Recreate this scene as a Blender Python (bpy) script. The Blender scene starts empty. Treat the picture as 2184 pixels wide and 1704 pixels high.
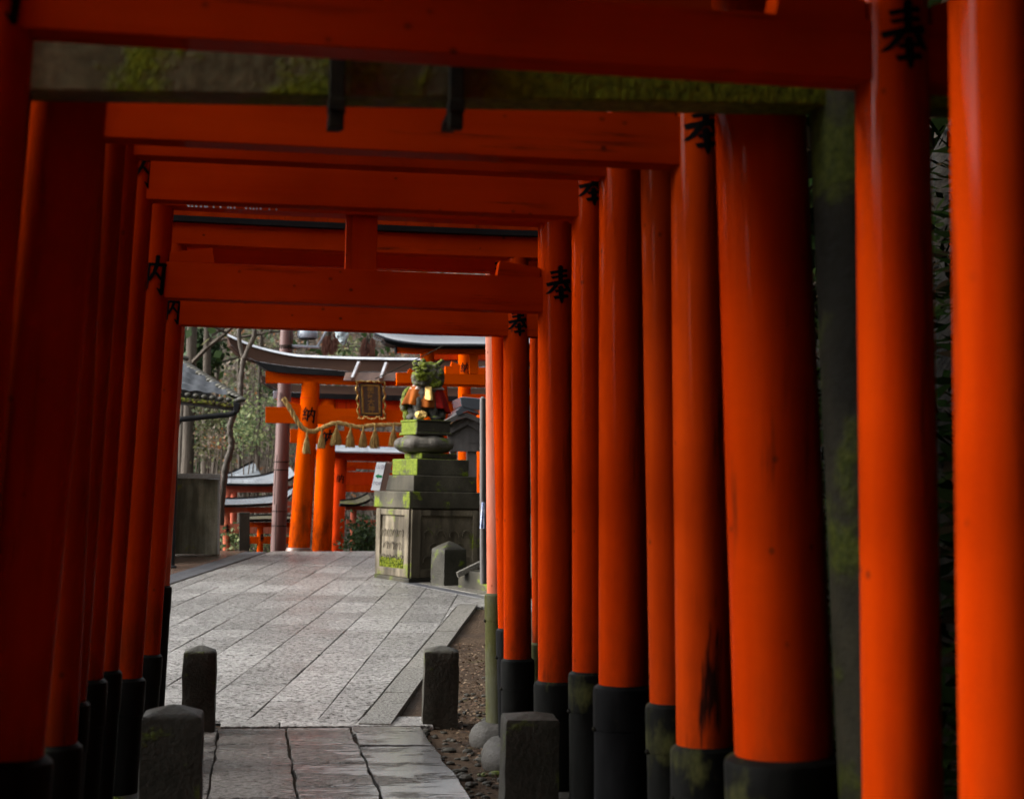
import bpy, bmesh, math, random
from mathutils import Vector, Matrix, noise
random.seed(7)
SC = bpy.context.scene
COL = SC.collection
R_ = math.radians
# ------------------------------------------------------------------ camera
F = 3360.0; CX, CY = 1092.0, 852.0; EYE = 1.54
YAW = math.atan(517 / F); PITCH = math.atan(193 / F); ROLL = 0.0187
fw = Vector((math.sin(YAW) * math.cos(PITCH), math.cos(YAW) * math.cos(PITCH), math.sin(PITCH)))
rt = Vector((math.cos(YAW), -math.sin(YAW), 0))
up = rt.cross(fw)
crt = rt * math.cos(ROLL) + up * math.sin(ROLL)
cup = up * math.cos(ROLL) - rt * math.sin(ROLL)
CAM = Vector((0, 0, EYE))
cd = bpy.data.cameras.new('camera'); cam = bpy.data.objects.new('camera', cd); COL.objects.link(cam)
cam.matrix_world = Matrix(((crt.x, cup.x, -fw.x, 0), (crt.y, cup.y, -fw.y, 0), (crt.z, cup.z, -fw.z, EYE), (0, 0, 0, 1)))
cd.sensor_width = 36; cd.lens = 36 * F / 2184; cd.clip_start = 0.05; cd.clip_end = 600
cd.dof.use_dof = True; cd.dof.focus_distance = 11.5; cd.dof.aperture_fstop = 3.4
SC.camera = cam

def ray(px, py):
    return (fw * F + crt * (px - CX) - cup * (py - CY)).normalized()
def P(px, py, Y):
    d = ray(px, py); return CAM + d * (Y / d.y)
def PZ(px, py, z):
    d = ray(px, py); return CAM + d * ((z - EYE) / d.z)
def dep(p): return (Vector(p) - CAM).dot(fw)
def ppm(p): return F / dep(p)
# plaza plane (rises gently beyond the first stone posts)
O0 = PZ(643, 1545, 0)
E1 = Vector((math.sin(R_(9.94)), math.cos(R_(9.94)), 0)); E2 = Vector((E1.y, -E1.x, 0))
def uv_of(x, y):
    d = Vector((x, y, 0)) - Vector((O0.x, O0.y, 0)); return d.dot(E1), d.dot(E2)
def sm(t): t = max(0.0, min(1.0, t)); return t * t * (3 - 2 * t)
CREST = 16.6
def zp(x, y):
    u, v = uv_of(x, y)
    if u <= 0: return 0.0
    v = max(-5, min(5, v)); return .0286 * min(u, CREST + 1) + .0187 * v * sm(u / 2.0)
def PP(px, py, off=0.0):
    d = ray(px, py); z = 0.0; p = None
    t = 1.0
    lo, hi = 2.0, 60.0
    for _ in range(50):
        m = (lo + hi) / 2; p = CAM + d * m
        if p.z > zp(p.x, p.y) + off: lo = m
        else: hi = m
    return p

# ------------------------------------------------------------------ mesh builder
class MB:
    def __init__(s): s.v = []; s.f = []
    def add(s, vs, fs):
        n = len(s.v); s.v += [tuple(q) for q in vs]; s.f += [tuple(i + n for i in f) for f in fs]
    def box(s, c, h, ax=None, taper=1.0):
        """c centre, h half sizes, ax = (x axis, y axis, z axis)"""
        ax = ax or (Vector((1, 0, 0)), Vector((0, 1, 0)), Vector((0, 0, 1)))
        c = Vector(c); vs = []
        for k in (-1, 1):
            t = taper if k > 0 else 1.0
            for i, j in ((-1, -1), (1, -1), (1, 1), (-1, 1)):
                vs.append(c + ax[0] * (i * h[0] * t) + ax[1] * (j * h[1] * t) + ax[2] * (k * h[2]))
        s.add(vs, [(3, 2, 1, 0), (4, 5, 6, 7), (0, 1, 5, 4), (1, 2, 6, 5), (2, 3, 7, 6), (3, 0, 4, 7)])
        return s
    def prism(s, poly, off):
        """closed polygon (list of Vector) extruded by the vector off"""
        n = len(poly); off = Vector(off)
        vs = [Vector(p) for p in poly] + [Vector(p) + off for p in poly]
        fs = [tuple(range(n)), tuple(range(2 * n - 1, n - 1, -1))] + [(i, i + n, (i + 1) % n + n, (i + 1) % n) for i in range(n)]
        s.add(vs, fs); return s
    def tube(s, pts, rad, n=12, caps=True, sq=None):
        pts = [Vector(p) for p in pts]; m = len(pts)
        if not isinstance(rad, (list, tuple)): rad = [rad] * m
        vs = []; ref = None
        for i, p in enumerate(pts):
            t = (pts[min(i + 1, m - 1)] - pts[max(i - 1, 0)]).normalized()
            if ref is None:
                ref = Vector((0, -1, 0)) if abs(t.y) < .9 else Vector((1, 0, 0))
            a = (ref - t * ref.dot(t)).normalized(); ref = a; b = t.cross(a)
            for k in range(n):
                th = 2 * math.pi * (k + (.5 if n == 4 else 0)) / n
                vs.append(p + a * (math.cos(th) * rad[i]) + b * (math.sin(th) * rad[i]))
        fs = [(i * n + k, i * n + (k + 1) % n, (i + 1) * n + (k + 1) % n, (i + 1) * n + k) for i in range(m - 1) for k in range(n)]
        if caps: fs += [tuple(range(n - 1, -1, -1)), tuple((m - 1) * n + k for k in range(n))]
        s.add(vs, fs); return s
    def lathe(s, c, prof, n=40, axis=None, wob=0.0):
        """prof = [(r, z)] along axis from point c"""
        c = Vector(c); ax = (axis or Vector((0, 0, 1))).normalized()
        a = ax.orthogonal().normalized(); b = ax.cross(a); vs = []
        for r, z in prof:
            for k in range(n):
                th = 2 * math.pi * k / n
                w = 1 + wob * noise.noise(Vector((math.cos(th) * 2, math.sin(th) * 2, z * 9 + c.x * 5)))
                vs.append(c + ax * z + (a * math.cos(th) + b * math.sin(th)) * r * w)
        m = len(prof)
        fs = [(i * n + k, i * n + (k + 1) % n, (i + 1) * n + (k + 1) % n, (i + 1) * n + k) for i in range(m - 1) for k in range(n)]
        fs += [tuple(range(n - 1, -1, -1)), tuple((m - 1) * n + k for k in range(n))]
        s.add(vs, fs); return s
    def ribbon(s, tops, bots, d, dt=0.0):
        """loft of a board: tops / bots are matching lists of points (front face); d = depth vector; dt pushes the top edge back"""
        n = len(tops); d = Vector(d); q = Vector((0, dt, 0)); vs = []
        for t, b in zip(tops, bots):
            t = Vector(t) + q; b = Vector(b)
            vs += [t, b, b + d, t + (d if dt == 0 else Vector((0, .02, 0)))]
        fs = []
        for i in range(n - 1):
            o = i * 4; p = o + 4
            for k in range(4): fs.append((o + k, o + (k + 1) % 4, p + (k + 1) % 4, p + k))
        fs += [(3, 2, 1, 0), tuple((n - 1) * 4 + k for k in range(4))]
        s.add(vs, fs); return s
    def ell(s, c, r, ax=None, n=14, m=9):
        c = Vector(c); ax = ax or (Vector((1, 0, 0)), Vector((0, 1, 0)), Vector((0, 0, 1)))
        vs = [c - ax[2] * r[2]]
        for i in range(1, m):
            ph = -math.pi / 2 + math.pi * i / m
            for k in range(n):
                th = 2 * math.pi * k / n
                vs.append(c + ax[0] * (r[0] * math.cos(ph) * math.cos(th)) + ax[1] * (r[1] * math.cos(ph) * math.sin(th)) + ax[2] * (r[2] * math.sin(ph)))
        vs.append(c + ax[2] * r[2]); L = len(vs) - 1
        fs = [(0, 1 + (k + 1) % n, 1 + k) for k in range(n)]
        fs += [(1 + i * n + k, 1 + i * n + (k + 1) % n, 1 + (i + 1) * n + (k + 1) % n, 1 + (i + 1) * n + k) for i in range(m - 2) for k in range(n)]
        fs += [(L, 1 + (m - 2) * n + k, 1 + (m - 2) * n + (k + 1) % n) for k in range(n)]
        s.add(vs, fs); return s
    def build(s, name, mat, parent=None, smooth=False, bevel=0.0, origin=None, angle=40, fix=True):
        o = Vector(origin) if origin is not None else (Vector(parent.location) if parent is not None and parent.type == 'EMPTY' and parent.parent is None else None)
        if parent is not None and o is None: o = Vector(parent.get('_o', (0, 0, 0)))
        if o is None: o = Vector((0, 0, 0))
        me = bpy.data.meshes.new(name)
        me.from_pydata([tuple(Vector(q) - o) for q in s.v], [], s.f)
        if fix:
            bm = bmesh.new(); bm.from_mesh(me); bmesh.ops.recalc_face_normals(bm, faces=bm.faces); bm.to_mesh(me); bm.free()
        me.materials.append(mat)
        ob = bpy.data.objects.new(name, me); COL.objects.link(ob)
        ob['_o'] = tuple(o)
        if parent is not None:
            ob.parent = parent
        else: ob.location = o
        if smooth:
            me.shade_smooth()
            try: me.set_sharp_from_angle(angle=R_(angle))
            except Exception: pass
        if bevel:
            b = ob.modifiers.new('bevel', 'BEVEL'); b.width = bevel; b.segments = 2; b.limit_method = 'ANGLE'; b.angle_limit = R_(40)
        return ob

def tag(o, label=None, cat=None, group=None, kind=None):
    if label: o['label'] = label
    if cat: o['category'] = cat
    if group: o['group'] = group
    if kind: o['kind'] = kind
    return o
def thing(name, loc, label, cat, group=None):
    o = bpy.data.objects.new(name, None); COL.objects.link(o); o.location = loc; o.empty_display_size = .1
    return tag(o, label, cat, group)

# ------------------------------------------------------------------ materials
class NT:
    def __init__(s, name):
        s.m = bpy.data.materials.new(name); s.m.use_nodes = True; s.t = s.m.node_tree
        s.b = s.t.nodes['Principled BSDF']; s.out = s.t.nodes['Material Output']
        s.tc = s.t.nodes.new('ShaderNodeTexCoord'); s.co = s.tc.outputs['Object']
    def link(s, a, b): s.t.links.new(a, b)
    def map(s, scale=(1, 1, 1), loc=(0, 0, 0), co=None):
        n = s.t.nodes.new('ShaderNodeMapping'); n.inputs['Scale'].default_value = scale; n.inputs['Location'].default_value = loc
        s.link(co or s.co, n.inputs[0]); return n.outputs[0]
    def noise(s, scale, detail=4, rough=.55, co=None, dist=0):
        n = s.t.nodes.new('ShaderNodeTexNoise'); n.inputs['Scale'].default_value = scale; n.inputs['Detail'].default_value = detail
        n.inputs['Roughness'].default_value = rough; n.inputs['Distortion'].default_value = dist
        s.link(co or s.co, n.inputs['Vector']); return n.outputs['Fac']
    def voro(s, scale, co=None, feature='F1', out='Distance'):
        n = s.t.nodes.new('ShaderNodeTexVoronoi'); n.feature = feature; n.inputs['Scale'].default_value = scale
        s.link(co or s.co, n.inputs['Vector']); return n.outputs[out]
    def ramp(s, fac, stops, interp='LINEAR'):
        n = s.t.nodes.new('ShaderNodeValToRGB'); r = n.color_ramp; r.interpolation = interp
        while len(r.elements) < len(stops): r.elements.new(.5)
        for e, (p, c) in zip(r.elements, stops):
            e.position = p; e.color = (*c, 1) if isinstance(c, (tuple, list)) else (c, c, c, 1)
        s.link(fac, n.inputs[0]); return n.outputs[0]
    def mix(s, fac, a, b, mode='MIX'):
        n = s.t.nodes.new('ShaderNodeMix'); n.data_type = 'RGBA'; n.blend_type = mode
        for k, val in ((0, fac), (6, a), (7, b)):
            if isinstance(val, (int, float)): n.inputs[k].default_value = val if k == 0 else (val, val, val, 1)
            elif isinstance(val, (tuple, list)): n.inputs[k].default_value = (*val, 1)
            else: s.link(val, n.inputs[k])
        return n.outputs[2]
    def math(s, op, a, b=0.0, clamp=False):
        n = s.t.nodes.new('ShaderNodeMath'); n.operation = op; n.use_clamp = clamp
        for k, val in ((0, a), (1, b)):
            if isinstance(val, (int, float)): n.inputs[k].default_value = val
            else: s.link(val, n.inputs[k])
        return n.outputs[0]
    def bump(s, h, strength=.3, dist=.01):
        n = s.t.nodes.new('ShaderNodeBump'); n.inputs['Strength'].default_value = strength; n.inputs['Distance'].default_value = dist
        s.link(h, n.inputs['Height']); s.link(n.outputs[0], s.b.inputs['Normal']); return n
    def sep(s, co=None):
        n = s.t.nodes.new('ShaderNodeSeparateXYZ'); s.link(co or s.co, n.inputs[0]); return n.outputs
    def normal(s):
        n = s.t.nodes.new('ShaderNodeNewGeometry'); q = s.t.nodes.new('ShaderNodeSeparateXYZ'); s.link(n.outputs['Normal'], q.inputs[0]); return q.outputs
    def island(s):
        n = s.t.nodes.new('ShaderNodeNewGeometry'); return n.outputs['Random Per Island']
    def objrand(s):
        n = s.t.nodes.new('ShaderNodeObjectInfo'); return n.outputs['Random']
    def set(s, col=None, rough=None, spec=None, metal=None, coat=None):
        for key, val in (('Base Color', col), ('Roughness', rough), ('Specular IOR Level', spec), ('Metallic', metal), ('Coat Weight', coat)):
            if val is None: continue
            if isinstance(val, (int, float)): s.b.inputs[key].default_value = val
            elif isinstance(val, (tuple, list)): s.b.inputs[key].default_value = (*val, 1)
            else: s.link(val, s.b.inputs[key])
        return s.m
M = {}
def paint(name, c0, c1, rough=.40, streak=.6, dirt=.6, spots=.6, vert=True, fade=None, coat=.07):
    n = NT(name)
    st = n.noise(9, 5, .6, n.map((1, 1, .06) if vert else (.06, 1, 1)))
    col = n.mix(n.ramp(st, [(.35, 0.0), (.7, 1.0)]), c0, c1)
    big = n.noise(1.7, 3, .5)
    col = n.mix(n.math('MULTIPLY', n.ramp(big, [(.45, 0.0), (.75, 1.0)]), streak), col, tuple(x * .55 for x in c0))
    if fade is not None:
        fd = n.ramp(n.noise(3.2, 5, .6, n.map((1, 1, .35))), [(.38, 0.0), (.62, 1.0)])
        col = n.mix(n.math('MULTIPLY', fd, .75), col, fade)
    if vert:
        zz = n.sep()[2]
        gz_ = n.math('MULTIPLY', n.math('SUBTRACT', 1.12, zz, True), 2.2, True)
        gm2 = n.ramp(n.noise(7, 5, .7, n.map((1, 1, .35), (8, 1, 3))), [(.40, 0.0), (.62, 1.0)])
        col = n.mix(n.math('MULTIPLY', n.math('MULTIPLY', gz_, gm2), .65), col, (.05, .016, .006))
    # short dark scratches along the grain and small specks
    gr = n.ramp(n.noise(16, 6, .7, n.map((1, 1, .05) if vert else (.05, 1, 1), (3, 1, 2))), [(.57, 0.0), (.66, 1.0)])
    gm = n.ramp(n.noise(1.3, 2, .5, n.map((1, 1, 1), (5, 5, 5))), [(.44, 0.0), (.62, 1.0)])
    col = n.mix(n.math('MULTIPLY', n.math('MULTIPLY', gr, gm), dirt), col, (.035, .008, .004))
    sp = n.ramp(n.voro(13, n.map((1, 1, .8) if vert else (.8, 1, 1))), [(0.0, 1.0), (.07, 1.0), (.13, 0.0)])
    sk = n.ramp(n.noise(6, 1, .5), [(.55, 0.0), (.62, 1.0)])
    col = n.mix(n.math('MULTIPLY', n.math('MULTIPLY', sp, sk), spots), col, (.05, .012, .006))
    n.bump(n.math('ADD', n.noise(22, 5, .6, n.map((1, 1, .12) if vert else (.12, 1, 1))), n.math('MULTIPLY', big, .8)), .25, .004)
    n.b.inputs['Coat Roughness'].default_value = .10
    return n.set(col, n.ramp(st, [(.3, rough), (.7, rough + .2)]), .0, coat=coat)
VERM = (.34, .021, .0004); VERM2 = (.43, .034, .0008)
M['verm'] = paint('vermilion_paint', VERM, VERM2)
M['verm_h'] = paint('vermilion_beam_paint', VERM, VERM2, vert=False, spots=.8, dirt=.9, coat=.03, rough=.5)
M['verm_old'] = paint('weathered_vermilion_paint', (.29, .022, .001), (.38, .036, .002), streak=.7, dirt=.95, rough=.45, coat=.1)
M['verm_deep'] = paint('deep_vermilion_paint', (.5, .035, .004), (.6, .05, .006), rough=.4)
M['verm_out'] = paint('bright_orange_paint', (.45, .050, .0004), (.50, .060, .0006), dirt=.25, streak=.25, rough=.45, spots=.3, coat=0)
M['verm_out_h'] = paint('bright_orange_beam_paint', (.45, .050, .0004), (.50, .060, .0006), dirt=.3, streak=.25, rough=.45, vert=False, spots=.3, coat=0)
M['verm_pink'] = paint('faded_pink_paint', (.42, .085, .032), (.48, .12, .06), fade=(.46, .21, .155), rough=.35)
M['verm_far'] = paint('faded_far_paint', (.34, .085, .05), (.40, .12, .08), dirt=.5, rough=.6, coat=0)

def sleeve(name, base, moss_amt):
    n = NT(name)
    g = n.noise(7, 5, .6, n.map((1, 1, .3)))
    col = n.mix(n.ramp(g, [(.35, 0.0), (.7, 1.0)]), base, tuple(x * 1.9 + .004 for x in base))
    ms = n.ramp(n.noise(4.5, 5, .65, n.map((1, 1, .55), (2, 7, 1))), [(.62 - moss_amt * .35, 0.0), (.72 - moss_amt * .25, 1.0)])
    sx = n.normal()[0]
    ms = n.math('MULTIPLY', ms, n.ramp(sx, [(.0, 1.0), (.45, .25)]) if moss_amt < .9 else 1.0)
    col = n.mix(ms, col, n.mix(n.noise(60, 3), (.030, .034, .008), (.066, .062, .024)))
    n.bump(n.math('ADD', n.noise(90, 4), n.math('MULTIPLY', g, 2)), .3, .004)
    return n.set(col, n.ramp(g, [(.3, .4), (.7, .65)]), .03)
M['sleeve'] = sleeve('black_metal_sleeve', (.0035, .0035, .003), .25)
M['sleeve_b'] = sleeve('clean_black_sleeve', (.003, .003, .0032), .0)
M['sleeve_moss'] = sleeve('mossy_green_sleeve', (.045, .045, .028), .70)

def stone(name, c0, c1, moss=.3, mcol=((.03, .045, .004), (.12, .15, .012)), grain=70, rough=.8, wet=False, streak=0, topmoss=0, bump=.6, mscale=2.2, dark=0, side=0):
    n = NT(name)
    big = n.noise(2.0, 6, .6)
    col = n.mix(n.ramp(big, [(.3, 0.0), (.7, 1.0)]), c0, c1)
    gr = n.noise(grain, 3, .6)
    col = n.mix(.55, col, n.ramp(gr, [(.3, .25), (.7, 1.0)]), 'MULTIPLY')
    if streak:
        s1 = n.ramp(n.noise(6, 4, .6, n.map((1, 1, .12))), [(.42, 0.0), (.62, 1.0)])
        col = n.mix(n.math('MULTIPLY', s1, streak), col, tuple(x * .22 for x in c0))
    if dark:
        s2 = n.ramp(n.noise(1.3, 4, .6, n.map((1, 1, .6), (9, 2, 2))), [(.4, 0.0), (.6, 1.0)])
        col = n.mix(n.math('MULTIPLY', s2, dark), col, tuple(x * .2 for x in c0))
    mm = n.noise(mscale, 6, .68, n.map((1, 1, 1), (4, 4, 9)), .3)
    if topmoss:
        mm = n.math('ADD', mm, n.math('MULTIPLY', n.ramp(n.normal()[2], [(.5, 0.0), (.9, 1.0)]), topmoss))
    if side: mm = n.math('ADD', mm, n.math('MULTIPLY', n.ramp(n.normal()[0], [(-.0, 1.0), (.01, 0.0)]), side))
    mk = n.ramp(mm, [(.68 - moss * .3, 0.0), (.76 - moss * .3, 1.0)])
    mc = n.mix(n.ramp(n.noise(38, 4, .7), [(.3, 0.0), (.7, 1.0)]), mcol[0], mcol[1])
    col = n.mix(mk, col, mc)
    h = n.math('ADD', n.math('MULTIPLY', gr, .7), n.math('ADD', n.math('MULTIPLY', big, .35), n.math('MULTIPLY', mk, n.noise(70, 4))))
    n.bump(h, bump, .012)
    return n.set(col, n.ramp(gr, [(.3, rough - .2), (.7, rough)]), .5 if wet else .12)
M['post_stone'] = stone('rough_granite', (.020, .018, .013), (.055, .050, .038), .26, rough=.7, grain=48, bump=.8)
M['drum'] = stone('weathered_drum_stone', (.06, .053, .042), (.13, .115, .095), .36, ((.03, .045, .003), (.13, .16, .008)), grain=60, rough=.75, bump=.6, dark=.5)
M['foot_stone'] = stone('wet_granite', (.03, .028, .024), (.062, .057, .05), .42, ((.02, .026, .003), (.075, .09, .008)), rough=.75, grain=60, bump=.7)
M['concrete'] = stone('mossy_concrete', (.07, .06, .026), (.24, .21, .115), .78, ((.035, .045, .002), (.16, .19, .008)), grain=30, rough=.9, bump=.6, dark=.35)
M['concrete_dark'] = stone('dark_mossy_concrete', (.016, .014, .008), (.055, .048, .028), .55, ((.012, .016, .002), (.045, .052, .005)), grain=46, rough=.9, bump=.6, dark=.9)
M['roof_moss'] = stone('mossy_far_roof', (.06, .055, .035), (.10, .09, .06), .5, ((.05, .055, .01), (.14, .14, .03)), grain=30, rough=.9, bump=.6)
M['ped_stone'] = stone('mossy_pedestal_stone', (.035, .031, .021), (.095, .083, .058), .26, ((.04, .058, .003), (.15, .185, .008)), grain=60, mscale=3.2, dark=.8, side=.05)
M['ped_body'] = stone('streaked_pedestal_stone', (.15, .12, .078), (.31, .26, .185), .22, ((.04, .058, .003), (.15, .185, .008)), grain=60, streak=.95, dark=.8, mscale=2.6, side=.05)
M['ped_moss'] = stone('moss_covered_stone', (.035, .031, .021), (.09, .08, .056), .42, ((.03, .045, .003), (.14, .175, .008)), grain=60, mscale=3.2, topmoss=.2, side=.17, dark=.6)
M['statue'] = stone('moss_covered_statue_stone', (.05, .046, .036), (.10, .09, .07), .75, ((.018, .026, .002), (.125, .145, .007)), grain=40, mscale=5, topmoss=.25, bump=1.0)
M['statue_dark'] = stone('dark_statue_stone', (.035, .032, .027), (.09, .085, .07), .2, ((.055, .09, .006), (.2, .26, .015)), grain=50, mscale=5, topmoss=.1, bump=.8)
M['wall'] = stone('streaked_wall_stone', (.28, .25, .15), (.48, .44, .33), .25, ((.10, .10, .015), (.2, .19, .04)), grain=50, streak=.8, dark=.6)
M['cap'] = stone('pale_cap_stone', (.35, .34, .30), (.5, .48, .44), .0, grain=60, rough=.6)
def simple(name, c, rough=.5, metal=0.0, c2=None, scale=8, bump=.2, spec=.5, stretch=(1, 1, 1), bd=.004):
    n = NT(name); f = n.noise(scale, 5, .6, n.map(stretch))
    col = n.mix(n.ramp(f, [(.35, 0.0), (.65, 1.0)]), c, c2 or tuple(x * .6 for x in c))
    n.bump(n.noise(scale * 6, 4, .6, n.map(stretch)), bump, bd)
    return n.set(col, n.ramp(f, [(.3, max(.02, rough - .06)), (.7, rough + .06)]), spec, metal)
M['iron'] = simple('rusty_dark_iron', (.006, .0055, .004), .75, 0, (.016, .014, .007), 20, .3, .1)
M['black'] = simple('black_lacquer', (.006, .006, .006), .55, 0, (.012, .012, .013), 5, .2, .12)
M['ink'] = simple('black_brush_paint', (.003, .003, .003), .8, 0, (.005, .005, .005), 12, .2, .04)
M['roof_brown'] = simple('wet_brown_roof_board', (.045, .024, .016), .8, 0, (.027, .015, .011), 3, .35, .05, (.25, 1, 1))
M['roof_edge'] = simple('roof_edge_glint', (.85, .84, .86), .15, .9, (.5, .47, .47), 6, .5, 1.0, (.3, 1, 1), .01)  # near-white mirror metal standing in for the sky glint on wet edges
M['ridge_metal'] = simple('glint_white_ridge', (.9, .92, .94), .3, .5, (.5, .52, .56), 3, .15, 1.0)  # ridge coloured near-white to give the sky highlight along its top
M['roof_grey'] = simple('wet_grey_roof_metal', (.30, .33, .36), .16, .35, (.2, .22, .25), 4, .3, .8, (.4, 1, 1), .006)
M['roof_black'] = simple('wet_black_roof_metal', (.035, .04, .048), .16, .0, (.06, .065, .075), 3, .3, .9, (.3, 1, 1), .006)
M['tile'] = simple('wet_grey_roof_tile', (.045, .05, .055), .6, .0, (.085, .09, .10), 9, .4, .25)
M['tile_dark'] = simple('dark_mossy_tile_edge', (.022, .019, .015), .7, .0, (.04, .036, .018), 14, .6)
M['wood_dark'] = simple('dark_weathered_timber', (.040, .034, .032), .5, .0, (.075, .066, .062), 9, .4, .5, (1, 1, .2))
M['wood_brown'] = simple('red_brown_pole_timber', (.105, .045, .036), .6, .0, (.07, .03, .026), 7, .5, .4, (1, 1, .1))
M['wood_board'] = simple('brown_board_timber', (.15, .085, .06), .45, .0, (.09, .05, .038), 9, .4, .5, (1, 1, .15))
M['gilt'] = simple('dull_gilt', (.30, .17, .035), .4, .55, (.18, .10, .025), 14, .6)
M['gold'] = simple('shiny_gilt', (.85, .58, .20), .3, .8, (.6, .36, .10), 20, .8, bd=.02)
M['plaque'] = simple('dark_brown_plaque', (.035, .016, .010), .45, 0, (.055, .028, .016), 10)
M['straw'] = simple('straw_rope', (.33, .21, .065), .8, 0, (.17, .10, .03), 30, .8, .2, (1, 1, .3))
M['white'] = simple('white_paper', (.86, .87, .88), .5, 0, (.8, .81, .83), 4, .05)
M['green'] = simple('green_print', (.01, .27, .09), .5, 0, (.01, .25, .08), 4, .02)
M['greyink'] = simple('pale_grey_print', (.38, .36, .42), .5, 0, (.42, .4, .45), 4, .02)
M['cloth_o'] = simple('orange_wet_cloth', (.24, .062, .006), .8, 0, (.11, .03, .008), 9, .5, .5, (1, 1, .3))
M['cloth_r'] = simple('red_cloth', (.22, .006, .004), .8, 0, (.13, .004, .003), 9, .5, .1)
M['cloth_o'].node_tree.nodes['Principled BSDF'].inputs['Specular IOR Level'].default_value = .05
M['cloth_w'] = simple('grubby_white_cloth', (.45, .38, .34), .7, 0, (.3, .2, .16), 12, .5)
M['lamp_grey'] = simple('grey_enamel', (.27, .29, .33), .4, 0, (.2, .22, .26), 8)
M['pale_blue'] = simple('pale_blue_cast_metal', (.36, .43, .45), .5, 0, (.2, .25, .27), 9, .8, bd=.03)
M['plaid'] = simple('blue_checked_cloth', (.10, .13, .30), .8, 0, (.5, .55, .65), 16, .3)
M['bark'] = simple('grey_brown_bark', (.085, .066, .048), .9, 0, (.045, .034, .026), 6, 1.0, .2, (1, 1, .15), .03)
M['bark_far'] = simple('pale_far_bark', (.085, .068, .052), .9, 0, (.04, .033, .026), 4, .8, .2, (1, 1, .15), .03)
M['bark_dark'] = simple('dark_wet_bark', (.04, .030, .022), .75, 0, (.07, .055, .04), 9, 1.0, .3, (1, 1, .3), .02)

def leaf(name, cols, rough=.55, trans=.25):
    n = NT(name); k = len(cols)
    col = n.ramp(n.island(), [(i / k, c) for i, c in enumerate(cols)], 'CONSTANT')
    n.set(col, rough, .1)
    tr = n.t.nodes.new('ShaderNodeBsdfTranslucent'); n.link(col, tr.inputs[0])
    mx = n.t.nodes.new('ShaderNodeMixShader'); mx.inputs[0].default_value = trans
    n.link(n.b.outputs[0], mx.inputs[1]); n.link(tr.outputs[0], mx.inputs[2]); n.link(mx.outputs[0], n.out.inputs[0])
    return n.m
M['leaf_ever'] = leaf('evergreen_leaves', [(.018, .034, .010), (.028, .05, .014), (.036, .06, .022), (.022, .04, .018)])
M['leaf_dark'] = leaf('dark_evergreen_leaves', [(.003, .005, .0015), (.004, .008, .002), (.006, .009, .0025), (.010, .007, .004)], trans=.03)
M['leaf_dark'].node_tree.nodes['Principled BSDF'].inputs['Specular IOR Level'].default_value = 0
M['leaf_pale'] = leaf('pale_green_leaves', [(.15, .18, .075), (.21, .235, .11), (.10, .135, .06), (.07, .10, .045)], trans=.4)
M['leaf_mid'] = leaf('olive_leaves', [(.085, .09, .04), (.06, .072, .035), (.11, .11, .055), (.08, .07, .045)], trans=.4)
M['leaf_brown'] = leaf('brown_winter_leaves', [(.13, .095, .066), (.10, .075, .055), (.18, .14, .105), (.19, .08, .03), (.085, .07, .056)], trans=.3)
M['leaf_dead'] = leaf('dead_russet_leaves', [(.12, .05, .035), (.16, .075, .055), (.09, .04, .032)], trans=.3)
M['twig'] = leaf('grey_twigs', [(.11, .09, .072), (.16, .135, .11), (.07, .056, .045), (.23, .20, .17)], trans=0)
M['litter'] = leaf('fallen_leaves', [(.055, .028, .013), (.085, .05, .026), (.035, .02, .012), (.13, .09, .055)], trans=.1)

# ground sheet
n = NT('earth_and_leaf_litter')
a = n.noise(1.1, 7, .65); b_ = n.noise(26, 5, .7)
col = n.mix(n.ramp(a, [(.35, 0.0), (.65, 1.0)]), (.035, .022, .014), (.085, .058, .038))
col = n.mix(.7, col, n.ramp(b_, [(.3, .3), (.7, 1.0)]), 'MULTIPLY')
g = n.ramp(n.noise(2.3, 5, .7, n.map((1, 1, 1), (3, 9, 2))), [(.60, 0.0), (.70, 1.0)])
col = n.mix(n.math('MULTIPLY', g, .7), col, (.06, .075, .015))
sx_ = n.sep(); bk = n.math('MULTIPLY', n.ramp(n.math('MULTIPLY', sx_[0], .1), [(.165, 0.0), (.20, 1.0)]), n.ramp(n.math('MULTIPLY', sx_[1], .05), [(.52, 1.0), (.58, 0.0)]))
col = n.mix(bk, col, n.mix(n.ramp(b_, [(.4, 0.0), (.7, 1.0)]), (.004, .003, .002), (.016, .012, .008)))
n.bump(n.math('ADD', b_, n.math('MULTIPLY', a, 3)), .9, .03)
M['earth'] = n.set(col, n.ramp(a, [(.4, .55), (.6, .95)]), .03)
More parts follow.
